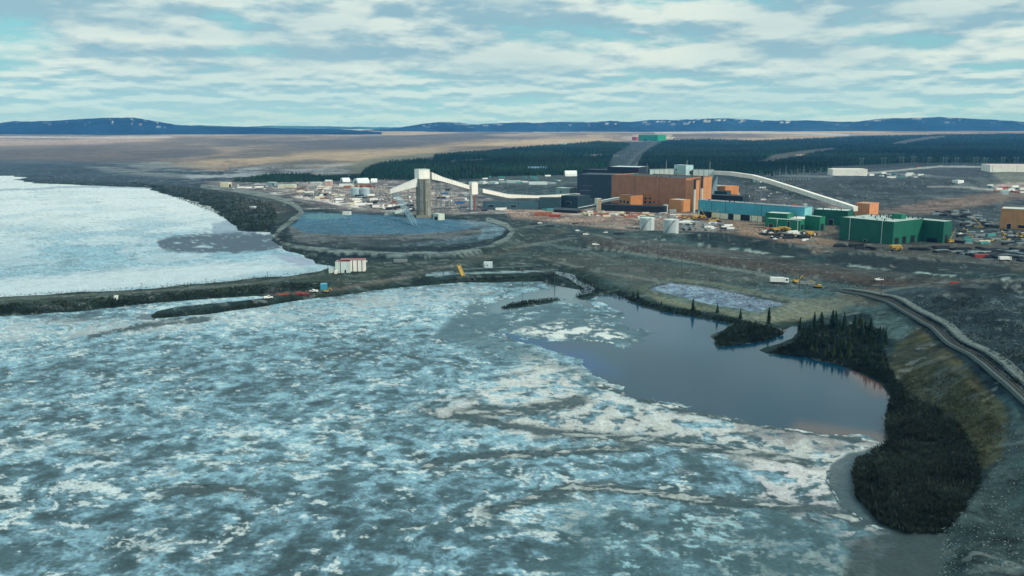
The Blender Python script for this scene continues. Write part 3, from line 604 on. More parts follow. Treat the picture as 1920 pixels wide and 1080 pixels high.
# ---------------------------------------------------------------- air
def make_haze():
    bm = bmesh.new(); bmesh.ops.create_cube(bm, size=1.0)
    for v in bm.verts: v.co = Vector((v.co.x*36000, v.co.y*34000, v.co.z))
    for v in bm.verts: v.co.z = 330 if v.co.z > 0 else -4
    me = bpy.data.meshes.new('haze'); bm.to_mesh(me); bm.free()
    m = bpy.data.materials.new('haze'); m.use_nodes = True; nt = m.node_tree; nt.nodes.clear()
    o = nt.nodes.new('ShaderNodeOutputMaterial'); v = nt.nodes.new('ShaderNodeVolumePrincipled'); nt.links.new(v.outputs[0], o.inputs['Volume'])
    v.inputs['Color'].default_value = (0.12, 0.42, 1.0, 1); v.inputs['Absorption Color'].default_value = (1, 1, 1, 1)
    v.inputs['Density'].default_value = 4.2e-5; v.inputs['Anisotropy'].default_value = 0.0
    h = link_mesh('haze', me, m); tag(h, kind='stuff')
make_haze()
# ---------------------------------------------------------------- object helpers
class MB:
    """collects boxes, bars, tubes and panels and links them as ONE mesh object"""
    def __init__(s): s.v = []; s.f = []; s.sm = []
    def add(s, V, F, smooth=False):
        n = len(s.v); s.v += [tuple(map(float, p)) for p in V]; s.f += [tuple(i+n for i in f) for f in F]; s.sm += [smooth]*len(F); return s
    def box(s, x0, x1, y0, y1, z0, z1, rz=0.0):
        V = [(x, y, z) for z in (z0, z1) for x, y in ((x0, y0), (x1, y0), (x1, y1), (x0, y1))]
        if rz:
            cx, cy = (x0+x1)/2, (y0+y1)/2; c, q = math.cos(rz), math.sin(rz)
            V = [(cx+(x-cx)*c-(y-cy)*q, cy+(x-cx)*q+(y-cy)*c, z) for x, y, z in V]
        return s.add(V, [(3,2,1,0),(4,5,6,7),(0,1,5,4),(1,2,6,5),(2,3,7,6),(3,0,4,7)])
    def tube(s, p, q, r, n=6, r2=None, cap=True):
        p, q = Vector(p), Vector(q); a = (q-p).normalized(); u = a.orthogonal().normalized(); w = a.cross(u); r2 = r if r2 is None else r2
        V = [p + (u*math.cos(t)+w*math.sin(t))*r for t in [2*math.pi*i/n for i in range(n)]] + [q + (u*math.cos(t)+w*math.sin(t))*r2 for t in [2*math.pi*i/n for i in range(n)]]
        F = [(i, (i+1) % n, (i+1) % n+n, i+n) for i in range(n)]
        s.add(V, F, n > 8)
        if cap: s.add([V[i] for i in range(n)], [tuple(range(n-1, -1, -1))]); s.add([V[i+n] for i in range(n)], [tuple(range(n))])
        return s
    def beam(s, p, q, w, h0, h1=None):
        """gallery segment: p and q are the floor centres, w the width, h0/h1 the heights"""
        p, q = Vector(p), Vector(q); d = Vector((q.x-p.x, q.y-p.y, 0)).normalized(); n = Vector((-d.y, d.x, 0))*(w/2); h1 = h0 if h1 is None else h1
        V = [p-n, p+n, q+n, q-n, p-n+Vector((0,0,h0)), p+n+Vector((0,0,h0)), q+n+Vector((0,0,h1)), q-n+Vector((0,0,h1))]
        return s.add(V, [(0,1,2,3),(7,6,5,4),(4,5,1,0),(5,6,2,1),(6,7,3,2),(7,4,0,3)])
    def gable(s, x0, x1, y0, y1, z0, z1, along='x'):
        if along == 'x': V = [(x0,y0,z0),(x1,y0,z0),(x1,y1,z0),(x0,y1,z0),(x0,(y0+y1)/2,z1),(x1,(y0+y1)/2,z1)]
        else: V = [(x1,y0,z0),(x1,y1,z0),(x0,y1,z0),(x0,y0,z0),((x0+x1)/2,y0,z1),((x0+x1)/2,y1,z1)]
        return s.add(V, [(3,2,1,0),(0,1,5,4),(2,3,4,5),(0,4,3),(1,2,5)])
    def build(s, name, m, parent=None, loc=None):
        me = bpy.data.meshes.new(name); me.from_pydata(s.v, [], s.f); me.polygons.foreach_set('use_smooth', s.sm); me.update()
        o = link_mesh(name, me, m, parent)
        if loc: o.location = loc
        return o
def thing(name, label, cat, loc=(0,0,0), rz=0.0, group=None, scale=None):
    o = bpy.data.objects.new(name, None); COL.objects.link(o); o.location = loc; o.rotation_euler = (0, 0, rz); o.empty_display_size = 2
    if scale: o.scale = (scale,)*3
    return tag(o, label, cat, group)
def copy_tree(o, parent=None):
    c = o.copy(); COL.objects.link(c); c.parent = parent
    for ch in list(CH.get(o.name, ())): copy_tree(ch, c)
    return c
CH = {}
def proto(o):
    """remember the children of a thing so copies can be made quickly"""
    for x in [p for p in bpy.data.objects if p.parent == o]:
        CH.setdefault(o.name, []).append(x); proto(x)
    return o
def place(p, x, y, z, rz, label, group=None, sc=1.0, used={}):
    if p.name not in used: used[p.name] = 1; o = p
    else: o = copy_tree(p)
    o.location = (x, y, z); o.rotation_euler = (0, 0, rz); o.scale = (sc,)*3; o['label'] = label
    if group: o['group'] = group
    return o
def G1(px, py):
    x, y, z = G(px, py); return float(x[0]), float(y[0]), float(z[0])
def mpp(y): return y*CT/FPX
def at(px, py, D):
    """3-D point on the sight line of (px, py) at forward distance D"""
    dx = (px-CX)/FPX; dyc = (CY-py)/FPX; fy = CT+dyc*ST; t = D/fy
    return Vector((dx*t, D, HC + (-ST+dyc*CT)*t))
def zat(py, D): return at(CX, py, D).z
def frame(L, R, top, xd=None, D=None):
    """footprint of a building from base pixels of its front wall; returns origin, heading, width, depth, height"""
    x0, y0, z0 = G1(*L); x1, y1, z1 = G1(*R); z = min(z0, z1)
    W = math.hypot(x1-x0, y1-y0); rz = math.atan2(y1-y0, x1-x0); nx, ny = -math.sin(rz), math.cos(rz)
    if xd is not None:
        lo, hi = 1.0, 300.0; bx, by = (x1, y1) if xd > R[0] else (x0, y0); sg = 1 if xd > R[0] else -1
        for i in range(40):
            m = (lo+hi)/2; u, _ = proj(np.array(bx+nx*m), np.array(by+ny*m), np.array(10.0))
            if (u-xd)*sg < 0: lo = m
            else: hi = m
        D = min(lo, D or 400)
    H = zat(top, (y0+y1)/2) - z
    return (x0, y0, z-0.3), rz, W, D, H+0.3
PAL = {}
def clad(c, nm='cladding', var=0.10, streak=0.12): return mat('%s_%d_%d_%d' % ((nm,)+tuple(c)), c, 0.6, var=var, streak=streak, scale=0.12, corr=0.35)
DARK = mat('dark_opening', (22, 30, 34), 0.5, var=0.2)
ROOFG = mat('roof_membrane', (172, 188, 182), 0.8, var=0.14, scale=0.1)
ROOFD = mat('roof_dark', (66, 78, 84), 0.8, var=0.2, scale=0.1)
STEEL = mat('weathered_steel', (120, 136, 140), 0.5, metal=0.3, var=0.15)
STEELD = mat('dark_steel', (50, 64, 68), 0.6, metal=0.2, var=0.2)
WHITE = mat('white_sheet', (244, 240, 230), 0.5, var=0.07, streak=0.08, scale=0.1)
PALE = mat('pale_sheet', (200, 216, 211), 0.55, var=0.10, streak=0.12, scale=0.1)
CONC = mat('slipform_concrete', (142, 144, 134), 0.85, var=0.2, streak=0.35, scale=0.15)
GLASS = mat('window_glass', (30, 42, 48), 0.15, var=0.1, spec=0.6)
YEL = mat('machine_yellow', (190, 156, 76), 0.5, var=0.15)
RED = mat('red_paint', (160, 66, 56), 0.5, var=0.15)
RUB = mat('black_rubber', (24, 28, 30), 0.9)
POLEM = mat('pole_timber', (66, 70, 66), 0.9, var=0.2)
RUST = mat('rust_red', (140, 84, 66), 0.8, var=0.25)
def building(name, label, L, R, top, col, xd=None, D=None, roof=None, cat='building', windows=(), doors=(), rdoors=(), seams=(), vents=0, parapet=0.5, group=None, pitch=0, H=None, wm=None, pipes=(), base=None):
    """windows/doors: (u0, u1, v0, v1) as fractions of width and height of the front wall; rdoors on the right wall"""
    o, rz, W, D, H0 = frame(L, R, top, xd, D); H = H or H0
    t = thing(name, label, cat, o, rz, group); m = wm or clad(col)
    w = MB(); w.box(0, W, 0, D, 0, H); w.build('wall', m, t)
    r = MB()
    if pitch:
        r.gable(-0.4, W+0.4, -0.5, D+0.5, H, H+pitch, 'x')
    else:
        r.box(0.35, W-0.35, 0.35, D-0.35, H-0.2, H+0.06)
    ro = r.build('roof', roof or ROOFG, t)
    if not pitch and parapet:
        p = MB(); e = 0.28
        p.box(-0.1, W+0.1, -0.1, e, H+0.002, H+parapet); p.box(-0.1, W+0.1, D-e, D+0.1, H+0.002, H+parapet); p.box(-0.1, e, e, D-e, H+0.002, H+parapet); p.box(W-e, W+0.1, e, D-e, H+0.002, H+parapet)
        p.build('parapet', m, ro)
    if vents:
        rs = random.Random(int(L[0]*7))
        for i in range(vents):
            vx, vy = rs.uniform(0.06, 0.94)*W, rs.uniform(0.1, 0.9)*D; q = rs.uniform(0.5, 1.0)
            b = MB(); b.tube((vx, vy, H), (vx, vy, H+1.6*q), 0.6*q, 8); b.tube((vx, vy, H+1.6*q), (vx, vy, H+2.1*q), 1.0*q, 8, 0.5*q); b.build('roof_vent', STEELD, ro)
    for k, lst in (('window', windows), ('door', doors)):
        for u0, u1, v0, v1 in lst:
            b = MB(); b.box(u0*W, u1*W, -0.12, 0.1, v0*H, v1*H); q = b.build(k, GLASS if k == 'window' else DARK, t)
            g = 0.16; f = MB(); f.box(u0*W-g, u0*W-0.005, -0.2, 0.05, v0*H, v1*H+g); f.box(u1*W+0.005, u1*W+g, -0.2, 0.05, v0*H, v1*H+g); f.box(u0*W, u1*W, -0.2, 0.05, v1*H+0.005, v1*H+g); f.build('frame', PALE, q)
    for u0, u1, v0, v1 in rdoors:
        b = MB(); b.box(W-0.1, W+0.12, u0*D, u1*D, v0*H, v1*H); b.build('door', DARK, t)
    for u in seams:
        b = MB(); b.box(u*W-0.2, u*W+0.2, -0.15, 0.05, 0, H); b.build('seam', STEELD, t)
    for u in pipes:
        b = MB(); b.tube((u*W, -0.35, 0.5), (u*W, -0.35, H+0.3), 0.3, 8); b.tube((u*W, -0.35, 0.5), (u*W-1.0, -1.4, 0.1), 0.3, 8); b.build('downpipe', PALE, t)
    t['_W'] = W; t['_D'] = D; t['_H'] = H
    return t
def clean_props():
    for o in bpy.data.objects:
        for k in ('_W', '_D', '_H'):
            if k in o: del o[k]
def trestle(p, top_z, w, name='trestle', parent=None, m=None):
    """A-frame bent: two raked legs with cross braces, base p, up to top_z"""
    b = MB(); x, y, z = p; H = top_z - z; n = max(2, int(H/6))
    def leg(s, t): return Vector((s*(w/2+H*0.06*(1-t)), 0, H*t))
    for s in (-1, 1): b.tube(leg(s, 0), leg(s, 1), 0.32, 5)
    for i in range(n):
        a, c = i/n, (i+1)/n
        b.tube(leg(-1, a), leg(1, c), 0.14, 4); b.tube(leg(1, a), leg(-1, c), 0.14, 4); b.tube(leg(-1, c), leg(1, c), 0.16, 4)
    return b.build(name, m or STEEL, parent)
def gallery(label, pts, w, h, col_m=WHITE, roof_m=PALE, trest=(), hs=None, ribs=True, name='conveyor_gallery'):
    """enclosed conveyor bridge through the given 3-D floor points"""
    o0 = pts[0]; t = thing(name, label, 'conveyor', (o0.x, o0.y, o0.z)); P = [p-o0 for p in pts]
    hs = hs or [h]*len(P); b = MB(); r = MB(); k = []
    for i in range(len(P)-1):
        b.beam(P[i], P[i+1], w, hs[i], hs[i+1])
        r.beam(P[i]+Vector((0,0,hs[i]+0.01)), P[i+1]+Vector((0,0,hs[i+1]+0.01)), w+0.5, 0.28)
        if ribs:
            L = (P[i+1]-P[i]).length; n = max(1, int(L/6)); d = (P[i+1]-P[i]).normalized()*0.35
            for j in range(n):
                a = P[i].lerp(P[i+1], j/n); hh = hs[i]+(hs[i+1]-hs[i])*j/n; m_ = MB(); m_.beam(a-Vector((0,0,0.12)), a+d-Vector((0,0,0.12)), w+0.24, hh); k.append(m_)
    b.build('housing', col_m, t); r.build('roof', roof_m, t)
    for m_ in k: m_.build('rib_band', PALE if col_m is WHITE else STEELD, t)
    for f, gz in trest:
        i = min(int(f*(len(P)-1)), len(P)-2); q = f*(len(P)-1)-i; a = P[i].lerp(P[i+1], q); zb = gz - o0.z
        d = P[i+1]-P[i]; tr = trestle((0, 0, 0), a.z - zb, w*0.8, 'trestle', t)
        tr.location = (a.x, a.y, zb); tr.rotation_euler = (0, 0, math.atan2(d.y, d.x)+math.pi/2)
    return t

# ================================================================ storage silo and its conveyors
sx, sy, sz = G1(795, 407); sy += 0; m1 = mpp(sy)
t = thing('storage_silo', 'tall round concrete silo with white head house beside the blue stockpile', 'silo', (sx, sy, sz-0.5))
Hs = zat(335, sy) - sz + 0.5; R_ = 14.2*m1
b = MB(); b.tube((0,0,0), (0,0,Hs), R_, 48); b.build('shaft', CONC, t)
for z in (0.18, 0.42, 0.66, 0.88): b = MB(); b.tube((0,0,Hs*z), (0,0,Hs*z+0.35), R_+0.08, 48, cap=True); b.build('ring_joint', mat('concrete_joint', (112,112,104), 0.9), t)
b = MB(); b.box(R_*0.15, R_*0.35, -R_-0.5, -R_+0.8, Hs*0.1, Hs*0.98); b.box(-R_*0.62, -R_*0.54, -R_*0.86-0.3, -R_*0.8, Hs*0.1, Hs*0.92); b.build('cable_duct', mat('dark_concrete', (100,100,92), 0.9, var=.2), t)
hh = MB(); hw, hd = 22*m1, 23*m1; hh.box(-hw/2, hw/2, -hd/2, hd/2, 0, zat(318, sy)-zat(335, sy)); o = hh.build('head_house', WHITE, t); HHL = Vector((-2.5*m1, 2, Hs+0.02)); o.location = HHL; o.rotation_euler = (0,0,math.radians(27))
rr = MB(); rr.box(-hw/2-.3, hw/2+.3, -hd/2-.3, hd/2+.3, 0, 0.5); q = rr.build('roof', PALE, o); q.location = (0,0,zat(318, sy)-zat(335, sy)+0.003)
b = MB(); b.tube((2,2,Hs+8), (2,2,Hs+17), 0.18, 5); b.build('mast', STEEL, t)
b = MB(); b.box(-8, 8, -R_-3.2, -R_+4, 0, 3.2); b.build('plinth', CONC, t)
building('loading_portal', 'cream box portal with dark opening at the foot of the silo', (812,412), (822,413), 401.5, (196,206,190), D=9, doors=((0.3,0.85,0,0.62),), cat='portal', roof=PALE)
hA = Vector((sx-6, sy-2, zat(349, sy)))
xb, yb, zb = sx-62*m1, sy, 0
gallery('white inclined gallery rising from the left yard to the silo head', [hA, Vector((xb, sy-6, zat(362, sy)))], 8, 9, hs=[zat(333, sy)-zat(349, sy), 4.5], trest=((0.35, 3), (0.92, 3)), ribs=False, roof_m=WHITE)
xt, yt, zt = G1(888, 393); mt = mpp(yt)
pA = at(806, 336, sy+2); pB = at(881, 356, yt+3)
gallery('white conveyor gallery sloping from the silo head to the transfer tower', [pA, pA.lerp(pB, .25)+Vector((0,0,.8)), pB], 5.5, 5.4, hs=[8.2, 5.4, 4.9], trest=((0.42, 3.0), (0.62, 3.0), (0.36, 3.0)))
t = thing('transfer_tower', 'white boxy transfer tower on a steel frame right of the silo', 'tower', (xt, yt, zt-0.4), math.radians(28))
w_, zl, zu = 11.5*mt, zat(363.5, yt)-zt, zat(341, yt)-zt
b = MB(); b.box(-w_*.55, w_*.55, -w_*.6, w_*.6, zl, zu); b.build('housing', WHITE, t)
b = MB(); b.box(-w_*.57, w_*.57, -w_*.62, w_*.62, zu+.003, zu+.5); b.build('roof', PALE, t)
for ax in (-1, 1):
    for ay in (-1, 1):
        b = MB(); b.tube((ax*w_*.5, ay*w_*.5, 0), (ax*w_*.5, ay*w_*.5, zl-.01), .4, 6); b.build('leg', STEEL, t)
b = MB()
for k in range(4):
    z0, z1 = zl*k/4, zl*(k+1)/4
    for (a, c) in (((-1,-1),(1,-1)), ((1,-1),(1,1)), ((-1,-1),(-1,1))):
        b.tube((a[0]*w_*.5, a[1]*w_*.5, z0), (c[0]*w_*.5, c[1]*w_*.5, z1), .15, 4); b.tube((a[0]*w_*.5, a[1]*w_*.5, z1), (c[0]*w_*.5, c[1]*w_*.5, z1), .2, 4)
b.build('bracing', STEEL, t)
b = MB(); b.box(-w_*.62, -w_*.5, -w_*.55, w_*.1, 0, zl*.9); b.build('stair_panel', PALE, t)
b = MB(); b.box(-w_*.2, w_*.05, -w_*.6, -w_*.5, 0, zl*.95); b.build('chute', RUST, t)
pC = at(902, 361, yt+6); pD = at(950, 371, yt+60); pE = at(1010, 371, yt+120); pF = at(1085, 367, yt+190)
gallery('pale conveyor gallery bending down from the transfer tower to the plant', [pC, pD, pE, pF], 5, 5, hs=[5.2, 5, 3.2, 3.2], trest=((0.5, 3.0), (0.8, 3.0)))
# lattice boom and hopper on the stockpile
t = thing('stacker_boom', 'pale blue lattice boom leaning over the blue stockpile', 'conveyor', Vector(G1(778, 423)))
P0 = Vector((0, 0, 0.5)); qx = at(742, 368, G1(778,423)[1]+60) - t.location; bt = mat('boom_blue_grey', (136,168,180), .5, var=.1)
b = MB(); n = 15; off = [Vector((-2.2,0,0)), Vector((2.2,0,0)), Vector((-2.2,0,4)), Vector((2.2,0,4))]
for o_ in off: b.tube(P0+o_, qx+o_, .22, 5)
b.build('chord', bt, t); b = MB()
for i in range(n):
    a, c = P0.lerp(qx, i/n), P0.lerp(qx, (i+1)/n)
    for (u, w) in ((0,1),(2,3),(0,2),(1,3)): b.tube(a+off[u], a+off[w], .16, 4); b.tube(a+off[u], c+off[w], .13, 4)
b.build('lacing', bt, t)
tr = trestle((0,0,0), (P0.lerp(qx, .45)).z, 5, 'support', t); tr.location = (P0.lerp(qx,.45).x, P0.lerp(qx,.45).y, -1); 
hx, hy, hz_ = G1(765, 408)
t = thing('feed_hopper', 'cream feed hopper on dark legs left of the silo foot', 'hopper', (hx-8, hy, hz_))
b = MB(); b.add([(-7,-3,4.5),(5,-3,7.5),(5,3,7.5),(-7,3,4.5),(-7,-3,8),(5,-3,11),(5,3,11),(-7,3,8)], [(3,2,1,0),(4,5,6,7),(0,1,5,4),(1,2,6,5),(2,3,7,6),(3,0,4,7)]); b.build('bin', PALE, t)
for q in ((-6,-2.5),(-6,2.5),(4,-2.5),(4,2.5)):
    b = MB(); b.tube((q[0], q[1], -0.5), (q[0], q[1], 5.2 if q[0] < 0 else 7.3), .3, 5); b.build('leg', STEELD, t)
b = MB(); b.beam(Vector((5,0,3)), Vector((16,2,9)), 3, 2.6); b.build('feeder', STEELD, t)

# ================================================================ plant
DK = (44, 64, 74)
building('concentrator_hall', 'dark blue-grey hall joined to the left of the orange hall', (1082,370), (1146,372), 328, DK, D=60, roof=ROOFD, windows=((.2,.45,.5,.52),(.1,.4,.3,.315)))
building('upper_hall', 'dark hall rising behind the left dark blue-grey hall', (1092,360), (1140,361), 319, (38,56,66), D=40, roof=ROOFD, parapet=.8)
building('rear_hall', 'tallest dark hall with pale roof edge behind the orange hall', (1138,362), (1196,363), 313.5, (34,52,62), D=50, roof=PALE, parapet=.5)
OR = (184, 126, 92); OR2 = (204, 142, 96)
building('mill_hall', 'huge orange-brown windowless mill hall at the centre of the plant', (1146,380.5), (1284,391), 332, OR, D=60, roof=ROOFD, seams=(.33,.66), vents=14, parapet=1.2, cat='hall')
building('stair_bay', 'bright orange bay standing at the right end of the huge mill hall', (1284.6,393), (1301,394), 339, OR2, D=14, roof=ROOFD)
building('end_bay', 'narrow orange tower bay between the two dark chimneys', (1303,391), (1312,391.5), 334, OR2, D=40, roof=ROOFD)
building('pump_annex', 'low orange annex with three square windows under the left of the mill hall', (1160,387), (1182,389), 367, (190,130,80), xd=1205, D=40, roof=ROOFD, windows=((.1,.25,.35,.6),(.4,.55,.35,.6),(.68,.85,.35,.6)))
building('office_annex', 'stepped orange office annex with two rows of dark windows', (1205,386), (1240,387), 363, (188,126,76), xd=1254, D=40, roof=PALE, windows=((.08,.2,.25,.42),(.33,.45,.25,.42),(.55,.68,.25,.42),(.08,.2,.55,.7),(.33,.45,.55,.7)))
building('reagent_store', 'square orange store with pale flat roof in front of the mill hall', (1254,396), (1278,398), 375, (204,140,86), xd=1294, D=40, roof=PALE)
def chimney(px, by, ty, split, label):
    x, y, z = G1(px, by); t = thing('chimney', label, 'chimney', (x, y, z), 0, 'chimneys at the right end of the mill hall'); H = zat(ty, y)-z; s = zat(split, y)-z
    b = MB(); b.tube((0,0,-.5), (0,0,s), 1.3, 14, 1.2); b.build('lower_flue', PALE, t)
    b = MB(); b.tube((0,0,s+.004), (0,0,H), 1.6, 14, 1.45); b.build('upper_flue', STEELD, t)
    b = MB(); b.tube((0,0,H+.004), (0,0,H+.8), 1.75, 14); b.build('rim', STEELD, t)
chimney(1301, 399, 337, 355, 'shorter chimney with pale lower flue in front of the orange bay')
chimney(1314.5, 396, 331, 353, 'taller chimney with long dark top right of the orange bay')
yb = G1(1270,377)[1]
building('drive_tower', 'pale grey drive tower topping the plant above the mill hall', (1262,376), (1284,378), 310, (176,206,208), xd=1298, D=24, roof=PALE, windows=((.12,.25,.86,.9),), rdoors=((.5,.7,.75,.85),))
t = gallery('short pale gallery entering the drive tower from its left', [at(1217, 328, yb+4), at(1262, 327, yb+4)], 8, 8, PALE, STEEL, trest=((.3, 3), ))
t = gallery('thick pale gallery leaving the drive tower to its right', [at(1299, 331, yb), at(1338, 331.5, yb-6)], 9, 10.2, PALE, STEEL, trest=((.55, 3),(.95,3)))
building('screen_house', 'blue-grey cladded box under the thick pale gallery', (1317,378), (1334,379), 332, (110,136,144), D=16, roof=ROOFD)
for k, (px, a, c, lb) in enumerate(((1213,325,306,'thin mast above the dark rear hall'), (1249,318,300,'tall thin mast on the short pale gallery'), (1288,310,300,'short mast on the roof of the drive tower'), (1331,317,302,'thin mast on the thick pale gallery'))):
    p = at(px, a, yb+5); q = at(px, c, yb+5); t = thing('mast', lb, 'mast', p, 0, 'masts on the plant roofs'); b = MB(); b.tube((0,0,-1), (0,0,(q-p).z), .25, 5, .12); b.tube((-1.2,0,(q-p).z*.7), (1.2,0,(q-p).z*.7), .08, 4); b.build('tube', PALE, t)
prof = [(1338,327),(1371,329),(1412,335),(1447,345),(1475,354),(1500,362),(1530,372),(1560,381.5),(1580,388),(1604,396)]
GP = []
for i, (u, v) in enumerate(prof):
    f = (u-1338)/266.0; GP.append(at(u, v, yb-6 - f*(yb-6-985)))
gallery('long pale conveyor gallery curving down right to the green hall', GP, 5.5, 4.8, WHITE, WHITE, trest=((.25,3),(.285,3),(.44,3),(.6,3)), name='long_conveyor_gallery')
building('thickener_house', 'low orange building under the start of the long curved gallery', (1316,370), (1350,371), 349, (190,118,78), xd=None, D=30, roof=ROOFG, doors=((.2,.3,0,.3),))
building('filter_house', 'short orange block with bright right wall under the long curved gallery', (1350.5,371), (1359,372), 349.5, (206,136,84), D=26, roof=ROOFG)
building('blower_house', 'dark teal low block between orange and turquoise buildings', (1338,378), (1362,379), 359, (40,74,78), D=18, roof=ROOFD)
building('cable_store', 'long dark low store behind the turquoise shed', (1318,381), (1392,385), 367, (36,52,58), D=24, roof=ROOFD)
# turquoise workshop
TQ = (84, 170, 190)
t = building('workshop', 'long turquoise workshop shed with row of cream and open bays', (1308,406), (1507,423), 382, TQ, xd=1522, D=46, roof=mat('pink_roof', (166,150,146), .8, var=.2), seams=(.14,.28,.62), vents=8, cat='workshop')
W, D_, H = t['_W'], t['_D'], t['_H']
def fx(u): return (u-1308)/(1507-1308)*W
b = MB(); b.box(-.05, W+.05, -.18, -.03, 0, H*.36); b.build('lower_wall', mat('bay_wall', (92,104,104), .7, var=.2), t)
for a, c, k in ((1309,1312,1),(1313,1323,0),(1324,1336,0),(1337,1353,1),(1354,1369,1),(1370,1379,0),(1380,1393,1),(1394,1410,0),(1411,1413,1),(1414,1425,1),(1426,1433,1),(1440,1450,0)):
    b = MB(); b.box(fx(a), fx(c), -.36, -.2, 0, H*.34); b.build('bay_door' if k else 'open_bay', mat('cream_door', (238,234,208), .6, var=.12) if k else DARK, t)
b = MB(); b.box(W+.02, W+.2, .5, D_-.5, 0, H-.4); b.build('end_wall', mat('sunlit_turquoise', (132,200,204), .6, var=.08), t)  # sun side: lighter copy of the turquoise, brightness painted in
# green buildings
GR = (26, 112, 84); GRL = (40, 140, 108)
building('green_workshop', 'green flat-roofed block leaning on the turquoise shed', (1434,424), (1475,427), 400.5, GR, D=20, roof=PALE)
building('canteen', 'low block with bright pale roof between two green blocks', (1475.5,427), (1506,429), 411, (60,128,122), D=34, roof=WHITE, vents=2)
building('gatehouse', 'low green front block with a dark garage door at its left', (1435,428), (1500,433), 412, (34,124,94), xd=1508, D=14, roof=PALE, doors=((.1,.22,.05,.5),(.63,.7,.05,.85)), rdoors=((.2,.8,.1,.6),), pipes=(.34,.93))
building('boiler_house', 'square green block with dark door in its bright right wall', (1508,430), (1536,433), 406, (28,116,86), xd=1547, roof=PALE, rdoors=((.2,.75,.02,.5),))
building('green_store', 'long dark green store behind the large green hall', (1524,420), (1588,424), 394.5, (24,92,76), D=24, roof=PALE, vents=5, doors=((.45,.6,0,.4),))
t = building('green_hall', 'largest dark green hall with white downpipes and vented grey roof', (1573,447.5), (1673,459), 412, (24,98,78), xd=1729, D=75, roof=ROOFG, vents=20, pipes=(.2,.8), rdoors=((.07,.2,.02,.3),(.32,.45,.02,.32),(.6,.75,.02,.32)), doors=((.48,.53,.02,.12),), cat='hall', parapet=.4)
W, D_, H = t['_W'], t['_D'], t['_H']; b = MB(); b.box(W*.62, W*.8, D_*.62, D_*.78, H+.07, H+4.6); b.build('rooftop_unit', clad(GR), t)
L_ = t['_D']
hall = t; ca, sa = math.cos(hall.rotation_euler.z), math.sin(hall.rotation_euler.z); HX, HY, HZ = hall.location
def hpx(lx, ly): return float(proj(np.array(HX+lx*ca-ly*sa), np.array(HY+lx*sa+ly*ca), np.array(10.0))[0])
e = 0.0
while hpx(W+e, D_+.05) < 1768 and e < 80: e += .2
dd = 5.0
while hpx(W+e, D_+dd) < 1783 and dd < 60: dd += .5
t = thing('green_wing', 'green wing with dark gate right of the largest green hall', 'building', (HX, HY, HZ), hall.rotation_euler.z)
b = MB(); b.box(W*.1, W+e, D_+.05, D_+.05+dd, 0, H-.6); b.build('wall', clad((22,92,74)), t)
b = MB(); b.box(W*.1+.3, W+e-.3, D_+.4, D_-.3+dd, H-.8, H-.5); ro = b.build('roof', ROOFG, t)
for k in range(9):
    b = MB(); vx, vy = W*(.2+.09*k), D_+6+(k*17 % 11)/11*(dd-12); b.tube((vx,vy,H-.5), (vx,vy,H+1.4), .7, 8); b.build('roof_vent', STEELD, ro)
b = MB(); b.box(W+e-.1, W+e+.12, D_+dd*.25, D_+dd*.6, .3, H*.36); b.build('door', DARK, t)
b = MB(); b.box(W+e*.25, W+e*.75, D_-.08, D_+.04, .3, H*.2); b.build('gate', DARK, t)

building('crusher_house', 'bright orange box at the lower end of the long curved gallery', (1602,406), (1629,408), 382, (222,150,104), xd=1647, D=40, roof=mat('tan_roof', (190,156,124), .8, var=.15))
building('orange_depot', 'orange depot with dark doors at the right edge of the photo', (1874,428), (2010,436), 394.5, (198,142,94), D=30, roof=PALE, doors=((.1,.16,0,.28),(.26,.35,.1,.24),(.42,.5,.1,.3)), vents=2)
building('white_warehouse', 'long white warehouse with plain wall at the forest edge', (1561,329), (1626,330), 317.5, (244,244,238), D=40, roof=WHITE, wm=WHITE, doors=((.6,.78,.0,.06),))
building('white_depot', 'white depot with pink-edged roof at the far right edge', (1856,322.5), (2010,323.5), 310, (240,232,228), D=60, roof=mat('pink_edge', (220,190,196), .7), wm=WHITE, seams=(.03,.33))
building('grey_switch_house', 'pale grey box building left of the dark blue-grey hall', (1042,366), (1068,367), 353, (158,178,172), xd=1080, D=24, roof=PALE, windows=((.3,.42,.4,.6),))
building('dark_reclaim_house', 'dark teal low hall where the pale bent gallery ends', (1052,391), (1083,393), 368, (36,62,68), D=30, roof=ROOFD, doors=((.3,.6,.4,.6),))
building('dark_link_shed', 'long low black-roofed shed in front of the mill hall', (1127,395), (1246,400), 386, (30,40,44), D=12, roof=ROOFD)
building('teal_sheds', 'low teal shed running below the pale bent gallery', (905,391), (1010,392), 379, (66,100,110), D=14, roof=ROOFD, windows=((.1,.2,.3,.6),(.5,.6,.3,.6)))
building('teal_store', 'low dark teal store beside the end of the pale bent gallery', (1012,392), (1051,392), 372, (44,74,80), D=18, roof=ROOFD)
x, y, z = G1(1121, 395); t = thing('small_transfer_tower', 'narrow pale and brown transfer tower in front of dark hall', 'tower', (x, y, z), .5); Hh = zat(372.5, y)-z; b = MB(); b.box(-3, 3, -3, 3, 0, Hh); b.build('housing', mat('brown_sheet', (150,132,110), .7, var=.2), t); b = MB(); b.box(-3.2, -3.01, -3, 3, 0, Hh); b.build('side_panel', PALE, t); b = MB(); b.box(-3.4, 3.2, -3.2, 3.2, Hh+.003, Hh+.4); b.build('roof', PALE, t)
gallery('small green-grey gallery climbing right from the narrow tower', [Vector((x+3, y+2, zat(381, y))), at(1160, 374, y+30)], 3, 3, STEEL, PALE, name='small_gallery', ribs=False)
gallery('low pale-roofed gallery reaching the narrow tower from the left', [at(1084, 394, y-6), Vector((x-3, y, zat(388, y)))], 3.5, 3, STEELD, PALE, name='small_gallery', ribs=False)
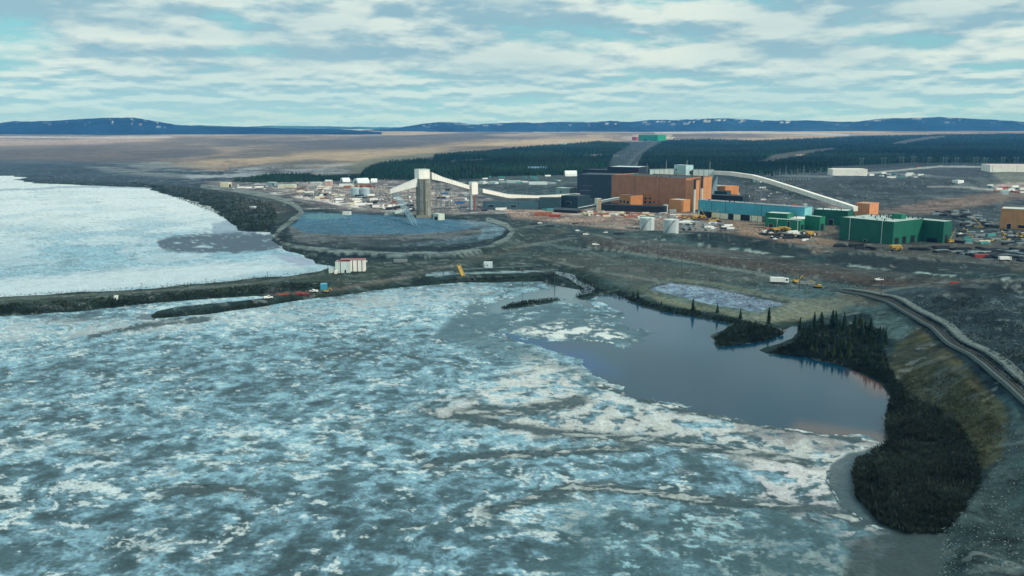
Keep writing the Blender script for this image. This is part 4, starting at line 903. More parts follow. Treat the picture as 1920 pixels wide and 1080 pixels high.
t = building('vaulted_portal', 'black rounded portal roof on the pink yard left of the narrow tower', (1038,398), (1082,400), 394, (26,34,38), D=10, roof=ROOFD, pitch=2.5, cat='portal')
building('far_green_factory', 'small bright green factory on the distant plain', (1197,264), (1233,264.5), 253, (30,150,108), D=90, roof=mat('green_roof', (40,140,110), .7), doors=((.3,.42,0,.3),))
building('far_red_shed', 'tiny red shed beside the distant green factory', (1185,263), (1193,263), 257, (170,70,70), D=60, roof=ROOFD)

# pump house on the dam
t = building('pump_house', 'white pump house with red roof edge on the dam', (629,512), (657,511.5), 491, (208,226,220), xd=None, D=10, roof=mat('red_roof', (160,108,106), .7, var=.15), parapet=0, wm=PALE, seams=(.35,), windows=())
W, D_, H = t['_W'], t['_D'], t['_H']; mm_ = W/28
b = MB(); b.box(W+.01, W*1.95, 2.5, 10, 1.0, H+.9); b.build('right_wing', WHITE, t)
b = MB(); b.box(W*.3, W*1.97, 2.3, 10.2, H+.91, H+1.15); b.build('roof_edge', mat('red_roof', (206,92,88), .7), t)
for u in (1.12, 1.45, 1.75):
    b = MB(); b.box(W*u, W*u+.35, 2.2, 2.49, 0.2, H+.85); b.build('pier', STEELD, t)
b = MB(); b.box(-W*.46, -.01, 1, 8, 0, H*.45); b.build('left_annex', PALE, t)
b = MB(); b.box(W*-.02, W*.14, -4, -.02, -2, H*.28); b.build('intake_box', WHITE, t)
b = MB(); b.box(W*.62, W*.72, -.15, .0, 0, H*.3); b.build('door', DARK, t)

# sheds, tents and tanks round the yard
def shed(px0, px1, by, ty, col, label, name='shed', D=10, pitch=0.0, **k): return building(name, label, (px0, by), (px1, by+.3), ty, col, D=D, roof=k.pop('roof', PALE), pitch=pitch, cat=k.pop('cat', 'shed'), parapet=0, **k)
shed(413, 428, 351, 342, (220,212,180), 'cream shed with dark right doorway above the left bay', D=12, rdoors=((.2,.8,0,.6),))
shed(500, 514, 348, 342, (130,156,160), 'grey shed with dark open end left of the cream long shed', D=14, doors=((.8,.98,0,.8),))
shed(521, 552, 352, 346.5, (212,208,180), 'long cream shed standing in the left yard', D=12)
shed(581, 600, 347, 342, (180,186,186), 'long pale shed at the back of the left yard', D=14)
shed(609, 620, 348, 340, (190,160,150), 'pink gabled shed between pale sheds in the left yard', D=14, pitch=2.5)
shed(636, 662, 349, 345, (216,218,214), 'low white shed behind the two tanks', D=12)
shed(907, 923, 502, 492, (206,222,226), 'small white cabin on the flat beside the dam road', D=5, name='cabin', cat='cabin', windows=((.4,.5,.4,.6),))
shed(213.5, 220.5, 562, 555, (226,230,226), 'tiny white hut with dark door on the dam', D=3, name='hut', cat='hut', doors=((.35,.65,0,.6),))
shed(601, 614, 544, 533, (60,140,170), 'small bright blue shed near the end of the dam', D=5, cat='shed', roof=mat('blue_roof', (110,176,196), .6))
shed(897, 906, 345, 340, (214,220,216), 'small white box right above the transfer tower', D=12)
shed(915, 929, 345, 341, (206,216,212), 'low white shed on the flat behind the transfer tower', D=12)
shed(950, 977, 343, 339, (160,182,182), 'low grey shed in the middle distance left of the tents', D=12)
shed(992, 1026, 346, 341.5, (190,206,204), 'long pale shed below the blue tent', D=14)
shed(642, 656, 403, 397, (226,226,216), 'white trailer shed on top of the blue stockpile', D=5)
shed(721, 737, 403.5, 399.5, (190,196,190), 'long low grey shed at the back of the blue stockpile', D=5)
shed(1796, 1807, 344, 338, (236,238,236), 'small white cabin alone in the dark ground at right', D=12, name='cabin', cat='cabin')
shed(1878, 1891, 365, 358, (190,204,200), 'pale grey cabin at the end of the brown road', D=10, name='cabin', cat='cabin')
shed(1412, 1425, 342, 336, (186,206,204), 'pale shed under the middle of the long curved gallery', D=14)
shed(1505, 1514, 392, 383, (210,220,216), 'white stair cabin behind the turquoise shed roof', D=8)
shed(1560, 1571, 400, 391, (130,196,190), 'light turquoise shed right under the gallery end', D=8)
shed(1583, 1600, 402, 393, (120,190,186), 'pale turquoise lean-to joining the long gallery', D=8)
shed(468, 476, 391, 387, (196,204,204), 'tiny pale hut in the brown scrub by the bay', D=6, name='hut', cat='hut')
def tent(px0, px1, by, ty, col, label, bays=5):
    o, rz, W, D, H = frame((px0, by), (px1, by), ty, None, 16); t = thing('tunnel_tent', label, 'tent', o, rz); m = mat('tarp_%d' % col[0], col, .6, var=.06)
    b = MB(); n = 10; V = []; F = []
    for i in range(bays*2+1):
        k = 1 - (0.03 if i % 2 else 0)
        for j in range(n+1):
            a = math.pi*j/n; V.append((W*i/(bays*2), D/2-math.cos(a)*D/2*k, math.sin(a)**.8*H*k))
    for i in range(bays*2):
        for j in range(n): p = i*(n+1)+j; F.append((p, p+n+1, p+n+2, p+1))
    b.add(V, F, False); b.add(V[:n+1], [tuple(range(n+1))]); b.add(V[-n-1:], [tuple(range(n, -1, -1))]); b.build('cover', m, t)
    b = MB(); b.box(-.1, .02, D*.35, D*.65, 0, H*.5); b.build('door', DARK, t)
tent(643, 657, 341.5, 333.5, (226,236,234), 'white tunnel tent farthest left of three behind the yard')
tent(671, 693, 343.5, 334, (220,232,232), 'widest white tunnel tent of three behind the yard')
tent(695.5, 707, 342, 335, (228,238,236), 'white tunnel tent right of the widest tent')
tent(1060, 1082, 330.5, 320, (238,240,236), 'bright white tent at the forest edge left of dark halls')
tent(991, 1026, 321, 312.5, (92,140,176), 'long blue tent at the forest edge')
def tank(px, by, ty, rpx, label, group, col=(196,206,208), stair=True):
    x, y, z = G1(px, by); r = rpx*mpp(y); H = zat(ty, y+r)-z; t = thing('storage_tank', label, 'tank', (x, y+r, z-.3), 0, group); H += .3
    m = mat('tank_paint_%d' % col[0], col, .4, var=.08, streak=.1, metal=.1)
    b = MB(); b.tube((0,0,0), (0,0,H), r, 40); b.build('shell', m, t)
    b = MB(); b.tube((0,0,H+.004), (0,0,H+r*.12), r, 40, r*.05); b.build('roof', PALE, t)
    b = MB(); b.tube((0,0,H-.5), (0,0,H-.1), r+.15, 40); b.tube((0,0,.2), (0,0,.5), r+.15, 40); b.build('rim', PALE, t)
    if stair:
        b = MB(); n = 22; pv = None
        for i in range(n+1):
            a = math.radians(-150 + 75*i/n); p = Vector(((r+.5)*math.cos(a), (r+.5)*math.sin(a), H*i/n))
            if pv: b.beam(pv, p, .9, .3); b.tube(pv+Vector((0,0,1.1)), p+Vector((0,0,1.1)), .08, 4)
            pv = p
        b.build('spiral_stair', mat('stair_grey', (110,122,124), .6), t)
    b = MB(); b.tube((r*.35, -r*.94-.3, 0), (r*.35, -r*.94-.3, H+.6), .14, 5); b.tube((r*.35+.6, -r*.94-.3, 0), (r*.35+.6, -r*.94-.3, H+.6), .14, 5); b.build('ladder', PALE, t)
tank(1215, 432, 408, 14, 'left white fuel tank with diagonal stair on the yard edge', 'pair of white fuel tanks')
tank(1260.5, 438, 411.5, 14.5, 'right and larger white fuel tank with curved stair', 'pair of white fuel tanks')
tank(665, 366.5, 352, 9, 'left pale blue tank of the pair in the left yard', 'pair of pale tanks in the left yard', (168,192,202), False)
tank(683.5, 366.5, 352.5, 8.5, 'right pale blue tank of the pair in the left yard', 'pair of pale tanks in the left yard', (178,200,208), False)
tank(1248.5, 397, 384, 4.5, 'slim pale silo tank beside the dark link shed', None, (190,212,216), False)
for k in range(4):
    tank(1256+k*3.3, 399, 393, 1.3, 'slender pale standpipe in a row of four by the orange store', 'row of four standpipes', (182,198,198), False)

# ================================================================ power poles, pylons, lamp masts
def make_pole():
    t = thing('utility_pole', '', 'pole'); b = MB(); b.tube((0,0,-.5), (0,0,10), .17, 6, .11); b.build('shaft', POLEM, t)
    b = MB(); b.box(-1.3, 1.3, -.08, .08, 9.0, 9.2); b.box(-.9, .9, -.08, .08, 8.0, 8.16); b.build('crossarm', POLEM, t)
    b = MB()
    for x in (-1.2, -.5, .5, 1.2): b.tube((x,0,9.2), (x,0,9.5), .09, 5)
    b.build('insulators', PALE, t); return proto(t)
pole = make_pole()
poles = [(267,550,530,'by the left half of the dam'),(315,547,530,'by the left half of the dam'),(387,541,521,'on the middle of the dam'),(404,541,523,'on the middle of the dam'),(478,536,517,'on the right half of the dam'),(502,530,508,'on the right half of the dam'),(545,540,518,'left of the red truck on the dam'),(572,526,511,'behind the red truck on the dam'),(615,517,493,'at the left corner of the pump house'),(634,521,508,'in front of the pump house'),
 (764,491,469,'right of the pump house beside the dam road'),(831,519,486,'left of the yellow ramp'),(908,524,495,'in front of the white cabin'),(927,453,432,'inside the stockpile road loop'),(980,535,502,'right of the white cabin on the shore'),(1040,546,502,'standing at the mouth of the channel'),(1044,452,428,'on scrub right of the stockpile road loop'),(1105,505,483,'on the flat above the channel'),
 (1213,486,459,'first along the road under the berm'),(1233,490,462,'second along the road under the berm'),(1278,508,474,'third along the road under the berm'),(1331,511,482,'fourth along the road under the berm'),(1498,545,503,'behind the white bus and the diggers'),(1554,500,476,'on the long berm below the large green hall'),(1651,560,518,'beside the start of the railway'),(1805,520,495,'on the flat above the right bank'),(1841,524,500,'on the flat above the right bank'),
 (1620,398,366,'behind the bright orange box'),(1622,372,346,'in the dark ground below the white warehouse'),(1398,378,338,'under the long curved gallery'),(1716,390,368,'on the brown ground right of the gallery')]
for px, by, ty, w in poles:
    x, y, z = G1(px, by); H = zat(ty, y)-z; place(pole, x, y, z, random.Random(px).uniform(-.5,.5), 'grey timber utility pole '+w, 'utility poles', H/10.0)
def make_pylon():
    t = thing('power_pylon', '', 'pylon')
    for s in (-1, 1):
        b = MB(); b.tube((s*4.5,0,-1), (s*4.5,0,20), .35, 5); b.build('leg', STEEL, t)
    b = MB(); b.box(-9, 9, -.25, .25, 17, 17.6); b.tube((-4.5,0,6), (4.5,0,17), .15, 4); b.tube((4.5,0,6), (-4.5,0,17), .15, 4); b.build('crossarm', STEEL, t); return proto(t)
pyl = make_pylon()
for i, (px, by) in enumerate([(1690,308),(1712,307),(1742,309),(1771,309),(1793,310),(1829,309),(1847,310),(1615,311),(1656,310),(1880,309),(1905,309)]):
    x, y, z = G1(px, by); place(pyl, x, y, z, (i*.7) % .5, 'grey H-frame pylon in the row along the dark forest edge', 'pylons along the forest edge', 1.15)
for i, (u, v) in enumerate([(1180,312),(1186,303),(1192,295),(1198,288),(1205,281),(1214,275),(1223,270),(1168,300),(1176,292),(1187,284)]):
    x, y, z = G1(u, v); place(pyl, x, y, z, .2, 'grey H-frame pylon in the cleared corridor towards the far green factory', 'pylons in the cleared corridor', 1.0)
# substation
x, y, z = G1(1482, 338); t = thing('substation', 'grey lattice substation gantries left of the white warehouse', 'substation', (x, y, z))
for k in range(7):
    b = MB(); xx = -34+k*12
    b.tube((xx-1.2,0,-1), (xx,0,20+(k % 3)*5), .35, 5); b.tube((xx+1.2,0,-1), (xx,0,20+(k % 3)*5), .35, 5); b.build('mast', STEEL, t)
b = MB(); b.box(-34, 38, -.3, .3, 14, 14.7); b.box(-34, 38, 8, 8.6, 10, 10.7); b.build('gantry_beam', STEEL, t)
b = MB()
for k in range(12): b = MB(); b.box(-32+k*6, -29+k*6, -6, -3, 0, 3+(k % 3)); b.build('transformer', STEEL, t)

# yellow ramp on the flats
x, y, z = G1(868, 518); q = at(860, 499, y+9); t = thing('loading_ramp', 'yellow inclined steel loading ramp on the flat by the shore', 'ramp', (x, y, z)); q = q - Vector((x, y, z))
b = MB(); b.beam(Vector((0,0,.2)), q, 2.6, .5); b.build('deck', YEL, t)
for s in (-1.2, 1.2):
    b = MB(); b.tube((s,0,1.4), (q.x+s, q.y, q.z+1.3), .14, 5)
    for k in range(8): f = k/7; b.tube((q.x*f+s, q.y*f, q.z*f), (q.x*f+s, q.y*f, q.z*f+1.4), .1, 4)
    b.build('railing', YEL, t)
for k in (.5, 1.0):
    b = MB(); b.tube((q.x*k-1, q.y*k, -.5), (q.x*k-1, q.y*k, q.z*k+.2), .2, 5); b.tube((q.x*k+1, q.y*k, -.5), (q.x*k+1, q.y*k, q.z*k+.2), .2, 5); b.build('leg', YEL, t)

# ================================================================ vehicles and plant
def wheels(t, pts, r, w):
    for x, y in pts:
        b = MB(); b.tube((x, y-w/2, r), (x, y+w/2, r), r, 12); wo = b.build('wheel', RUB, t); b = MB(); b.tube((x, y-w/2-.03, r), (x, y+w/2+.03, r), r*.5, 8); b.build('rim', STEEL, wo)
def make_pickup(m, nm='pickup_truck'):
    t = thing(nm, '', 'truck'); b = MB(); b.box(-2.8, 2.8, -1, 1, .55, 1.15); b.box(-2.8, -.4, -1, -.85, 1.151, 1.6); b.box(-2.8, -.4, .85, 1, 1.151, 1.6); b.box(-2.8, -2.65, -.849, .849, 1.151, 1.6); b.build('body', m, t)
    b = MB(); b.add([(-.4,-.95,1.151),(1.5,-.95,1.151),(1.5,.95,1.151),(-.4,.95,1.151),(-.3,-.8,1.95),(.9,-.8,1.95),(.9,.8,1.95),(-.3,.8,1.95)], [(3,2,1,0),(4,5,6,7),(0,1,5,4),(1,2,6,5),(2,3,7,6),(3,0,4,7)]); b.build('cab', m, t)
    b = MB(); b.box(-.2, 1.0, -.97, -.84, 1.3, 1.75); b.box(-.2, 1.0, .84, .97, 1.3, 1.75); b.build('window', GLASS, t)
    wheels(t, [(-1.8,-.9),(-1.8,.9),(1.8,-.9),(1.8,.9)], .45, .3); return proto(t)
def make_truck(m, nm='lorry'):
    t = thing(nm, '', 'lorry'); b = MB(); b.box(2.6, 4.8, -1.25, 1.25, .9, 3.2); b.build('cab', m, t); b = MB(); b.box(4.7, 4.83, -1.1, 1.1, 2.0, 2.9); b.box(3.2,4.4,-1.28,-1.2,2.0,2.9); b.build('window', GLASS, t)
    b = MB(); b.box(-5, 2.5, -1.3, 1.3, 1.2, 3.6); b.build('load_box', m if nm == 'box_lorry' else STEEL, t); b = MB(); b.box(-5, 4.7, -.9, .9, .7, .89); b.build('chassis', STEELD, t)
    wheels(t, [(-3.8,-1.1),(-3.8,1.1),(-2.4,-1.1),(-2.4,1.1),(3.6,-1.1),(3.6,1.1)], .55, .4); return proto(t)
def make_excavator(m):
    t = thing('excavator', '', 'digger')
    for s in (-1.2, 1.2):
        b = MB(); b.box(-2.2, 2.2, s-.35, s+.35, .15, .9); b.tube((-2.2, s-.35, .52), (-2.2, s+.35, .52), .42, 8); b.tube((2.2, s-.35, .52), (2.2, s+.35, .52), .42, 8); b.build('track', RUB, t)
    b = MB(); b.box(-2.4, 1.6, -1.4, 1.4, 1.1, 2.4); b.build('body', m, t); b = MB(); b.box(.1, 1.7, .35, 1.4, 2.401, 3.2); b.build('cab', GLASS, t)
    b = MB(); b.beam(Vector((1.4,-.3,2)), Vector((4.6,-.3,5)), .5, .6); b.beam(Vector((4.6,-.3,5)), Vector((6.6,-.3,2.2)), .45, .5); b.build('boom', m, t)
    b = MB(); b.add([(6.0,-.9,1.2),(7.2,-.9,1.6),(6.8,-.9,2.6),(6.0,.4,1.2),(7.2,.4,1.6),(6.8,.4,2.6)], [(0,1,2),(5,4,3),(0,3,4,1),(1,4,5,2),(2,5,3,0)]); b.build('bucket', STEELD, t); return proto(t)
def make_haul(m):
    t = thing('haul_truck', '', 'dump truck'); b = MB(); b.box(-4, 4, -1.6, 1.6, 1.2, 2.1); b.box(3.2, 4.6, -1.7, 1.7, 1.4, 3.2); b.build('body', m, t); b = MB(); b.box(1.9, 3.1, .3, 1.8, 2.11, 4); b.build('cab', m, t)
    b = MB(); b.add([(-4.6,-2,2.6),(1.7,-2,2.2),(1.7,2,2.2),(-4.6,2,2.6),(-5.2,-2.3,4.4),(3.6,-2.3,4.6),(3.6,2.3,4.6),(-5.2,2.3,4.4)], [(3,2,1,0),(0,1,5,4),(1,2,6,5),(2,3,7,6),(3,0,4,7),(4,5,6,7)]); b.build('tipper', m, t)
    wheels(t, [(-2.6,-1.7),(-2.6,1.7),(2.8,-1.7),(2.8,1.7)], 1.1, .8); return proto(t)
def make_container(m):
    t = thing('shipping_container', '', 'container'); b = MB(); b.box(-6, 6, -1.22, 1.22, .15, 2.75)
    for k in range(30): b.box(-5.9+k*.4, -5.7+k*.4, -1.27, -1.221, .3, 2.6)
    b.build('body', m, t); b = MB(); b.box(6.001, 6.06, -1.15, -.03, .25, 2.65); b.box(6.001, 6.06, .03, 1.15, .25, 2.65); b.build('door', m, t); return proto(t)
def make_pipes(m):
    t = thing('pipe_stack', '', 'pipes'); b = MB()
    for k in range(6): b.tube((-6, (k-2.5)*.7, .35), (6, (k-2.5)*.7, .35), .33, 7)
    for k in range(5): b.tube((-6, (k-2)*.7, .95), (6, (k-2)*.7, .95), .33, 7)
    b.build('pipes', m, t); b = MB(); b.box(-4, -3.8, -2.2, 2.2, -.2, .02); b.box(3.8, 4, -2.2, 2.2, -.2, .02); b.build('bearers', POLEM, t); return proto(t)
def make_crane(m):
    t = thing('mobile_crane', '', 'crane'); b = MB(); b.box(-5, 5, -1.3, 1.3, .9, 2.0); b.box(3.5, 5.2, -1.3, 1.3, 2.01, 3.2); b.build('carrier', m, t); b = MB(); b.box(-3, 0, -1.2, 1.2, 2.01, 3.6); b.build('turntable', m, t)
    b = MB(); b.tube((-2,0,3.4), (9,0,16), .4, 6, .22); b.build('boom', m, t); wheels(t, [(-3.8,-1.2),(-3.8,1.2),(-1.8,-1.2),(-1.8,1.2),(3.6,-1.2),(3.6,1.2)], .6, .4); return proto(t)
def make_steelpile(m):
    t = thing('steel_bundle', '', 'materials'); b = MB(); rs = random.Random(4)
    for k in range(14): a = rs.uniform(-.25,.25); b.box(-5+rs.uniform(-1,1), 4+rs.uniform(-1,2), -2+k*.28, -1.85+k*.28, rs.uniform(0,.5), rs.uniform(.6,1.6), a)
    b.build('beams', m, t); return proto(t)
mW = mat('vehicle_white', (232,234,230), .35, var=.05); mB = mat('vehicle_blue', (54,104,150), .35, var=.1); mT = mat('container_teal', (70,140,140), .6, var=.2); mO = mat('container_rust', (158,100,76), .7, var=.25); mG = mat('container_grey', (130,140,142), .6, var=.2)
mK = mat('tar_black', (30,40,46), .6, var=.2); mCr = mat('container_cream', (212,206,180), .6, var=.12); mPk = mat('tarp_pink', (176,130,120), .8, var=.2)
ITEM = {'white pickup': make_pickup(mW), 'red pickup': make_pickup(RED), 'white lorry': make_truck(mW, 'box_lorry'), 'blue lorry': make_truck(mB), 'yellow digger': make_excavator(YEL), 'yellow haul truck': make_haul(YEL),
    'white container': make_container(mW), 'teal container': make_container(mT), 'rusty container': make_container(mO), 'grey container': make_container(mG), 'cream container': make_container(mCr),
    'black pipe stack': make_pipes(mK), 'grey pipe stack': make_pipes(STEEL), 'yellow crane': make_crane(YEL), 'grey steel bundle': make_steelpile(mG), 'rusty steel bundle': make_steelpile(RUST), 'dark steel bundle': make_steelpile(mK), 'red container': make_container(RED), 'dark container': make_container(mK), 'blue container': make_container(mB)}
def put(kind, px, py, rz, label, group=None, sc=1.0):
    x, y, z = G1(px, py); return place(ITEM[kind], x, y, z+.02, rz, label, group, sc)
# those that can be told apart
put('white lorry', 1461, 532, -.15, 'white bus-like lorry parked alone beside the berm', None, 1.25)
put('yellow digger', 1493, 531, .3, 'yellow digger right of the white lorry on the flat', None, 1.0)
put('yellow digger', 1533, 540, 2.8, 'yellow digger facing left at the head of the railway', None, 1.0)
put('grey steel bundle', 1511, 532, .1, 'grey steel bundle lying between the two yellow diggers', None, 1.2)
put('red pickup', 563, 553, .2, 'red pickup with pale bed at the end of the dam', None, 1.0)
put('red container', 572, 552, .1, 'red cargo box behind the red pickup on the dam', None, .4)
put('white pickup', 588, 548, 2.9, 'white pickup left of the small bright blue shed', None, 1.0)
put('yellow digger', 612, 549, -.4, 'small yellow digger in front of the bright blue shed', None, .7)
put('white pickup', 503, 560, .5, 'white pickup at the tip of the inlet beach', None, 1.0)
put('rusty steel bundle', 531, 553, .3, 'rusty steel bundle on the shore left of the red pickup', None, .7)
put('white pickup', 1648, 526.0, .2, 'white pickup on the flat below the large green hall', None, 1.0)
put('white pickup', 1868, 526, .1, 'white pickup on the road at the right edge', None, .9)
put('red container', 1790, 533, .1, 'orange-red box lying at the cut above the right bank', None, .5)
put('white pickup', 1099, 441, 0, 'white pickup on the slope below the tanks', None, 1.1)
put('white pickup', 1117, 458.5, 0, 'white pickup driving the berm road', None, 1.1)
put('white lorry', 683 , 492.5, .1, 'small white van at the right end of the pump house', None, .5)
put('grey container', 751, 492, .15, 'low pale grey box on scrub right of the pump house', None, .9)
put('cream container', 1845, 456, .25, 'cream container tilted among dark pipes on right yard', None, 1.0)
put('red container', 1840, 483, .1, 'red container lying among dark pipes on right yard', None, 1.0)
put('white lorry', 1884, 489, .05, 'white lorry with open flatbed at the right yard', None, 1.0)
put('yellow crane', 1782, 455, .6, 'yellow crane beside the corner of the green wing', None, .8)
put('yellow crane', 1835, 428, 2.6, 'yellow crane reaching over rubble left of the orange depot', None, .9)
put('yellow haul truck', 1680, 470, .1, 'yellow haul truck in front of the large green hall', None, 1.1)
put('dark container', 1605, 463, .1, 'dark container in front of the large green hall left part', None, 1.1)
put('dark steel bundle', 1722, 469, 3.0, 'dark steel bundle right of the yellow haul truck', None, 1.5)
put('red container', 1040, 407, .1, 'red container on the pink yard left of the vaulted portal', None, 1.1)
put('rusty container', 1018, 405, .05, 'large orange container on the pink yard', None, 1.7)
put('white container', 1150, 404, .1, 'white container alone on the pink yard below the link shed', None, .9)
put('red pickup', 1722, 313.5, .1, 'orange-red truck on the far road by the forest edge', None, 2.2)
# clutter by zone: (kinds with weights, polygon, how many, zone phrase, scale range)
RNG = random.Random(11)
def inpoly(P, x, y):
    c = False; n = len(P)
    for i in range(n):
        x0, y0 = P[i]; x1, y1 = P[(i+1) % n]
        if (y0 > y) != (y1 > y) and x < (x1-x0)*(y-y0)/(y1-y0)+x0: c = not c
    return c
def scatter(kinds, P, n, where, group, sr=(.7, 1.1), ang=(0, .5)):
    xs = [p[0] for p in P]; ys = [p[1] for p in P]; pts = []; g = 0
    while len(pts) < n and g < 5000:
        g += 1; u, v = RNG.uniform(min(xs), max(xs)), RNG.uniform(min(ys), max(ys))
        if inpoly(P, u, v) and all(abs(u-a)*.5+abs(v-b) > 1.7 for a, b in pts): pts.append((u, v))
    X, Y, Z = G([p[0] for p in pts], [p[1] for p in pts])
    for x, y, z in zip(X, Y, Z):
        k = RNG.choice(kinds); place(ITEM[k], float(x), float(y), float(z), RNG.uniform(*ang) + RNG.choice((0, math.pi/2, math.pi, .1)), k+' '+where, group, RNG.uniform(*sr))
scatter(['white container','grey container','cream container','white lorry','grey steel bundle','rusty steel bundle','dark steel bundle','dark container','white pickup','grey pipe stack','grey steel bundle','white pickup'], [(565,348),(640,352),(700,370),(775,372),(775,395),(700,392),(640,384),(560,366)], 110, 'among the crowded rows of the left yard', 'goods stored in the left yard', (.8,1.3))
scatter(['rusty container','cream container','rusty steel bundle'], [(652,350),(698,349),(698,352.5),(652,352.5)], 9, 'in the rust-coloured row behind the two pale tanks', 'rust-coloured row behind the tanks', (1.0,1.4))
scatter(['white container','grey container','blue container','grey steel bundle','dark container'], [(812,352),(875,358),(875,388),(815,385)], 16, 'behind the trestles between silo and transfer tower', 'goods behind the trestles', (.8,1.3))
scatter(['teal container','dark container','grey steel bundle','white container'], [(905,370),(1040,372),(1040,395),(905,398)], 16, 'on the ground below the bent pale gallery', 'goods below the bent gallery', (.7,1.1))
scatter(['white container','grey container','white pickup','rusty container','cream container','grey steel bundle','rusty steel bundle','grey pipe stack'], [(1085,397),(1290,403),(1290,410),(1150,408),(1085,404)], 60, 'on the pink yard in front of the mill hall', 'goods on the pink yard', (.6,1.0))
scatter(['yellow haul truck','yellow digger','yellow crane','rusty steel bundle','dark steel bundle'], [(1268,403),(1350,411),(1352,418),(1276,414)], 16, 'in the yellow machine park below the turquoise shed', 'machines parked below the turquoise shed', (.7,1.0))
scatter(['grey steel bundle','white container','dark steel bundle','grey pipe stack','grey container'], [(1275,414),(1365,420),(1372,434),(1280,432)], 60, 'in the grey heaps below the turquoise shed', 'grey goods below the turquoise shed', (.6,.95))
scatter(['dark container','white pickup','grey steel bundle','yellow haul truck','dark steel bundle','dark container','white container','dark steel bundle'], [(1432,432),(1465,430),(1530,438),(1525,452),(1450,450),(1430,444)], 50, 'in the crowded park below the green blocks', 'goods below the green blocks', (.6,1.0))
scatter(['red container','rusty container'], [(1438,428.5),(1460,430.5),(1458,433),(1438,431)], 4, 'just below the low green front block', 'red boxes below the green front block', (.6,.8))
scatter(['black pipe stack','dark steel bundle','black pipe stack','grey pipe stack'], [(1760,462),(1960,470),(1960,492),(1880,486),(1760,474)], 70, 'in the dark pipe yard at right', 'pipes and steel in the right yard', (.9,1.4))
scatter(['grey steel bundle','teal container','dark steel bundle','grey container','white pickup','yellow digger','dark container','grey pipe stack'], [(1786,432),(1870,432),(1960,440),(1960,462),(1800,458)], 60, 'in the rubble between green wing and orange depot', 'goods beside the green wing', (.6,1.0))
scatter(['grey steel bundle','dark steel bundle','grey container','grey pipe stack','black pipe stack','dark container'], [(1725,400),(1800,394),(1840,402),(1860,425),(1790,424),(1786,408)], 70, 'in the scrap field behind the green wing', 'scrap behind the green wing', (.6,.9))
scatter(['black pipe stack','dark container'], [(1570,460),(1640,466),(1640,470),(1570,465)], 7, 'lying in front of the large green hall', 'dark goods in front of the large green hall', (.7,1.0))
scatter(['teal container','white container','white lorry','grey container','white pickup'], [(1632,326),(1700,326),(1755,333),(1752,337),(1680,335),(1632,330)], 30, 'in the row right of the white warehouse', 'row right of the white warehouse', (1.0,1.6))
scatter(['white container','rusty container','teal container','white lorry','red container'], [(1850,350),(1960,345),(1960,368),(1870,362)], 22, 'on the pale lot at the right edge', 'goods on the pale lot at the right edge', (.8,1.4))
scatter(['white container','white pickup','grey container'], [(1330,348),(1440,352),(1520,372),(1420,378),(1370,370)], 16, 'on dark ground behind the turquoise shed', 'goods behind the turquoise shed', (.6,1.0))
scatter(['rusty container','white pickup','grey steel bundle','teal container','white container'], [(1310,382),(1500,384),(1560,392),(1480,394),(1330,388)], 26, 'on the pink strip behind the turquoise shed', 'goods on the pink strip', (.5,.8))
scatter(['white container','teal container','grey container','white pickup'], [(905,333),(1060,330),(1060,343),(905,347)], 20, 'in the camp left of the dark halls', 'goods in the camp', (.8,1.3))
scatter(['white container','cream container','white lorry'], [(1165,257),(1185,258),(1262,256),(1262,261),(1170,264)], 10, 'beside the distant green factory', 'goods at the distant factory', (2.5,4.0))
scatter(['white container','grey container','white pickup'], [(388,344),(500,350),(545,362),(440,358)], 9, 'on the sandy lot above the left bay', 'goods above the left bay', (.7,1.1))
scatter(['white pickup','grey steel bundle','dark steel bundle'], [(960,405),(1180,432),(1180,445),(1000,430)], 8, 'scattered on the slope below the pink yard', 'goods on the slope below the yard', (.6,1.0))
for k in list(ITEM.values()):
    if not k.get('label'):                      # a kind that found no place
        for ch in CH.get(k.name, ()):
            for g in CH.get(ch.name, ()): bpy.data.objects.remove(g)
            bpy.data.objects.remove(ch)
        bpy.data.objects.remove(k)
clean_props()

# ================================================================ railway along the embankment
def strip(name, P, off, w, dz, m, step=4.0, lab=None):
    a = np.array([G1(*p)[:2] for p in P]); seg = np.r_[0, np.cumsum(np.hypot(*np.diff(a, axis=0).T))]
    s = np.arange(0, seg[-1], step); x = np.interp(s, seg, a[:, 0]); y = np.interp(s, seg, a[:, 1])
    for _ in range(12): x[1:-1] = (x[:-2]+2*x[1:-1]+x[2:])/4; y[1:-1] = (y[:-2]+2*y[1:-1]+y[2:])/4
    dx, dy = np.gradient(x), np.gradient(y); l = np.hypot(dx, dy); nx, ny = -dy/l, dx/l
    return x+nx*off, y+ny*off, nx, ny, s
def ribbon(name, P, off, w, dz, m, thick=.5, parent=None, step=3.0):
    x, y, nx, ny, s = strip(name, P, off, w, dz, m, step); z = heights(x, y)+dz; zz = z.copy()
    for _ in range(8): zz[1:-1] = (zz[:-2]+zz[1:-1]+zz[2:])/3
    z = np.maximum(zz, z-.2); V = []; F = []; n = len(x)
    for i in range(n):
        for e, q in ((-w/2-thick, -thick), (-w/2, 0), (w/2, 0), (w/2+thick, -thick)): V.append((x[i]+nx[i]*e, y[i]+ny[i]*e, z[i]+q))
    for i in range(n-1):
        for j in range(3): p = i*4+j; F.append((p+1, p, p+4, p+5))
    b = MB(); b.add(V, F); return b.build(name, m, parent), (x, y, z, nx, ny, s)
ROFF = 6.6
bal, (x, y, z, nx, ny, s) = ribbon('railway_bed', TRACK, 1.5, 5.0, .55, mat('ballast', (80,92,92), .95, var=.25, scale=1.2), .8)
tag(bal, kind='structure')
rd, _ = ribbon('service_road', TRACK, ROFF, 4.2, .7, mat('crushed_gravel', (100,112,110), .95, var=.3, scale=.5), .6); tag(rd, kind='structure')
t = thing('railway_track', 'single railway track on ballast climbing the right bank', 'railway', (0,0,0))
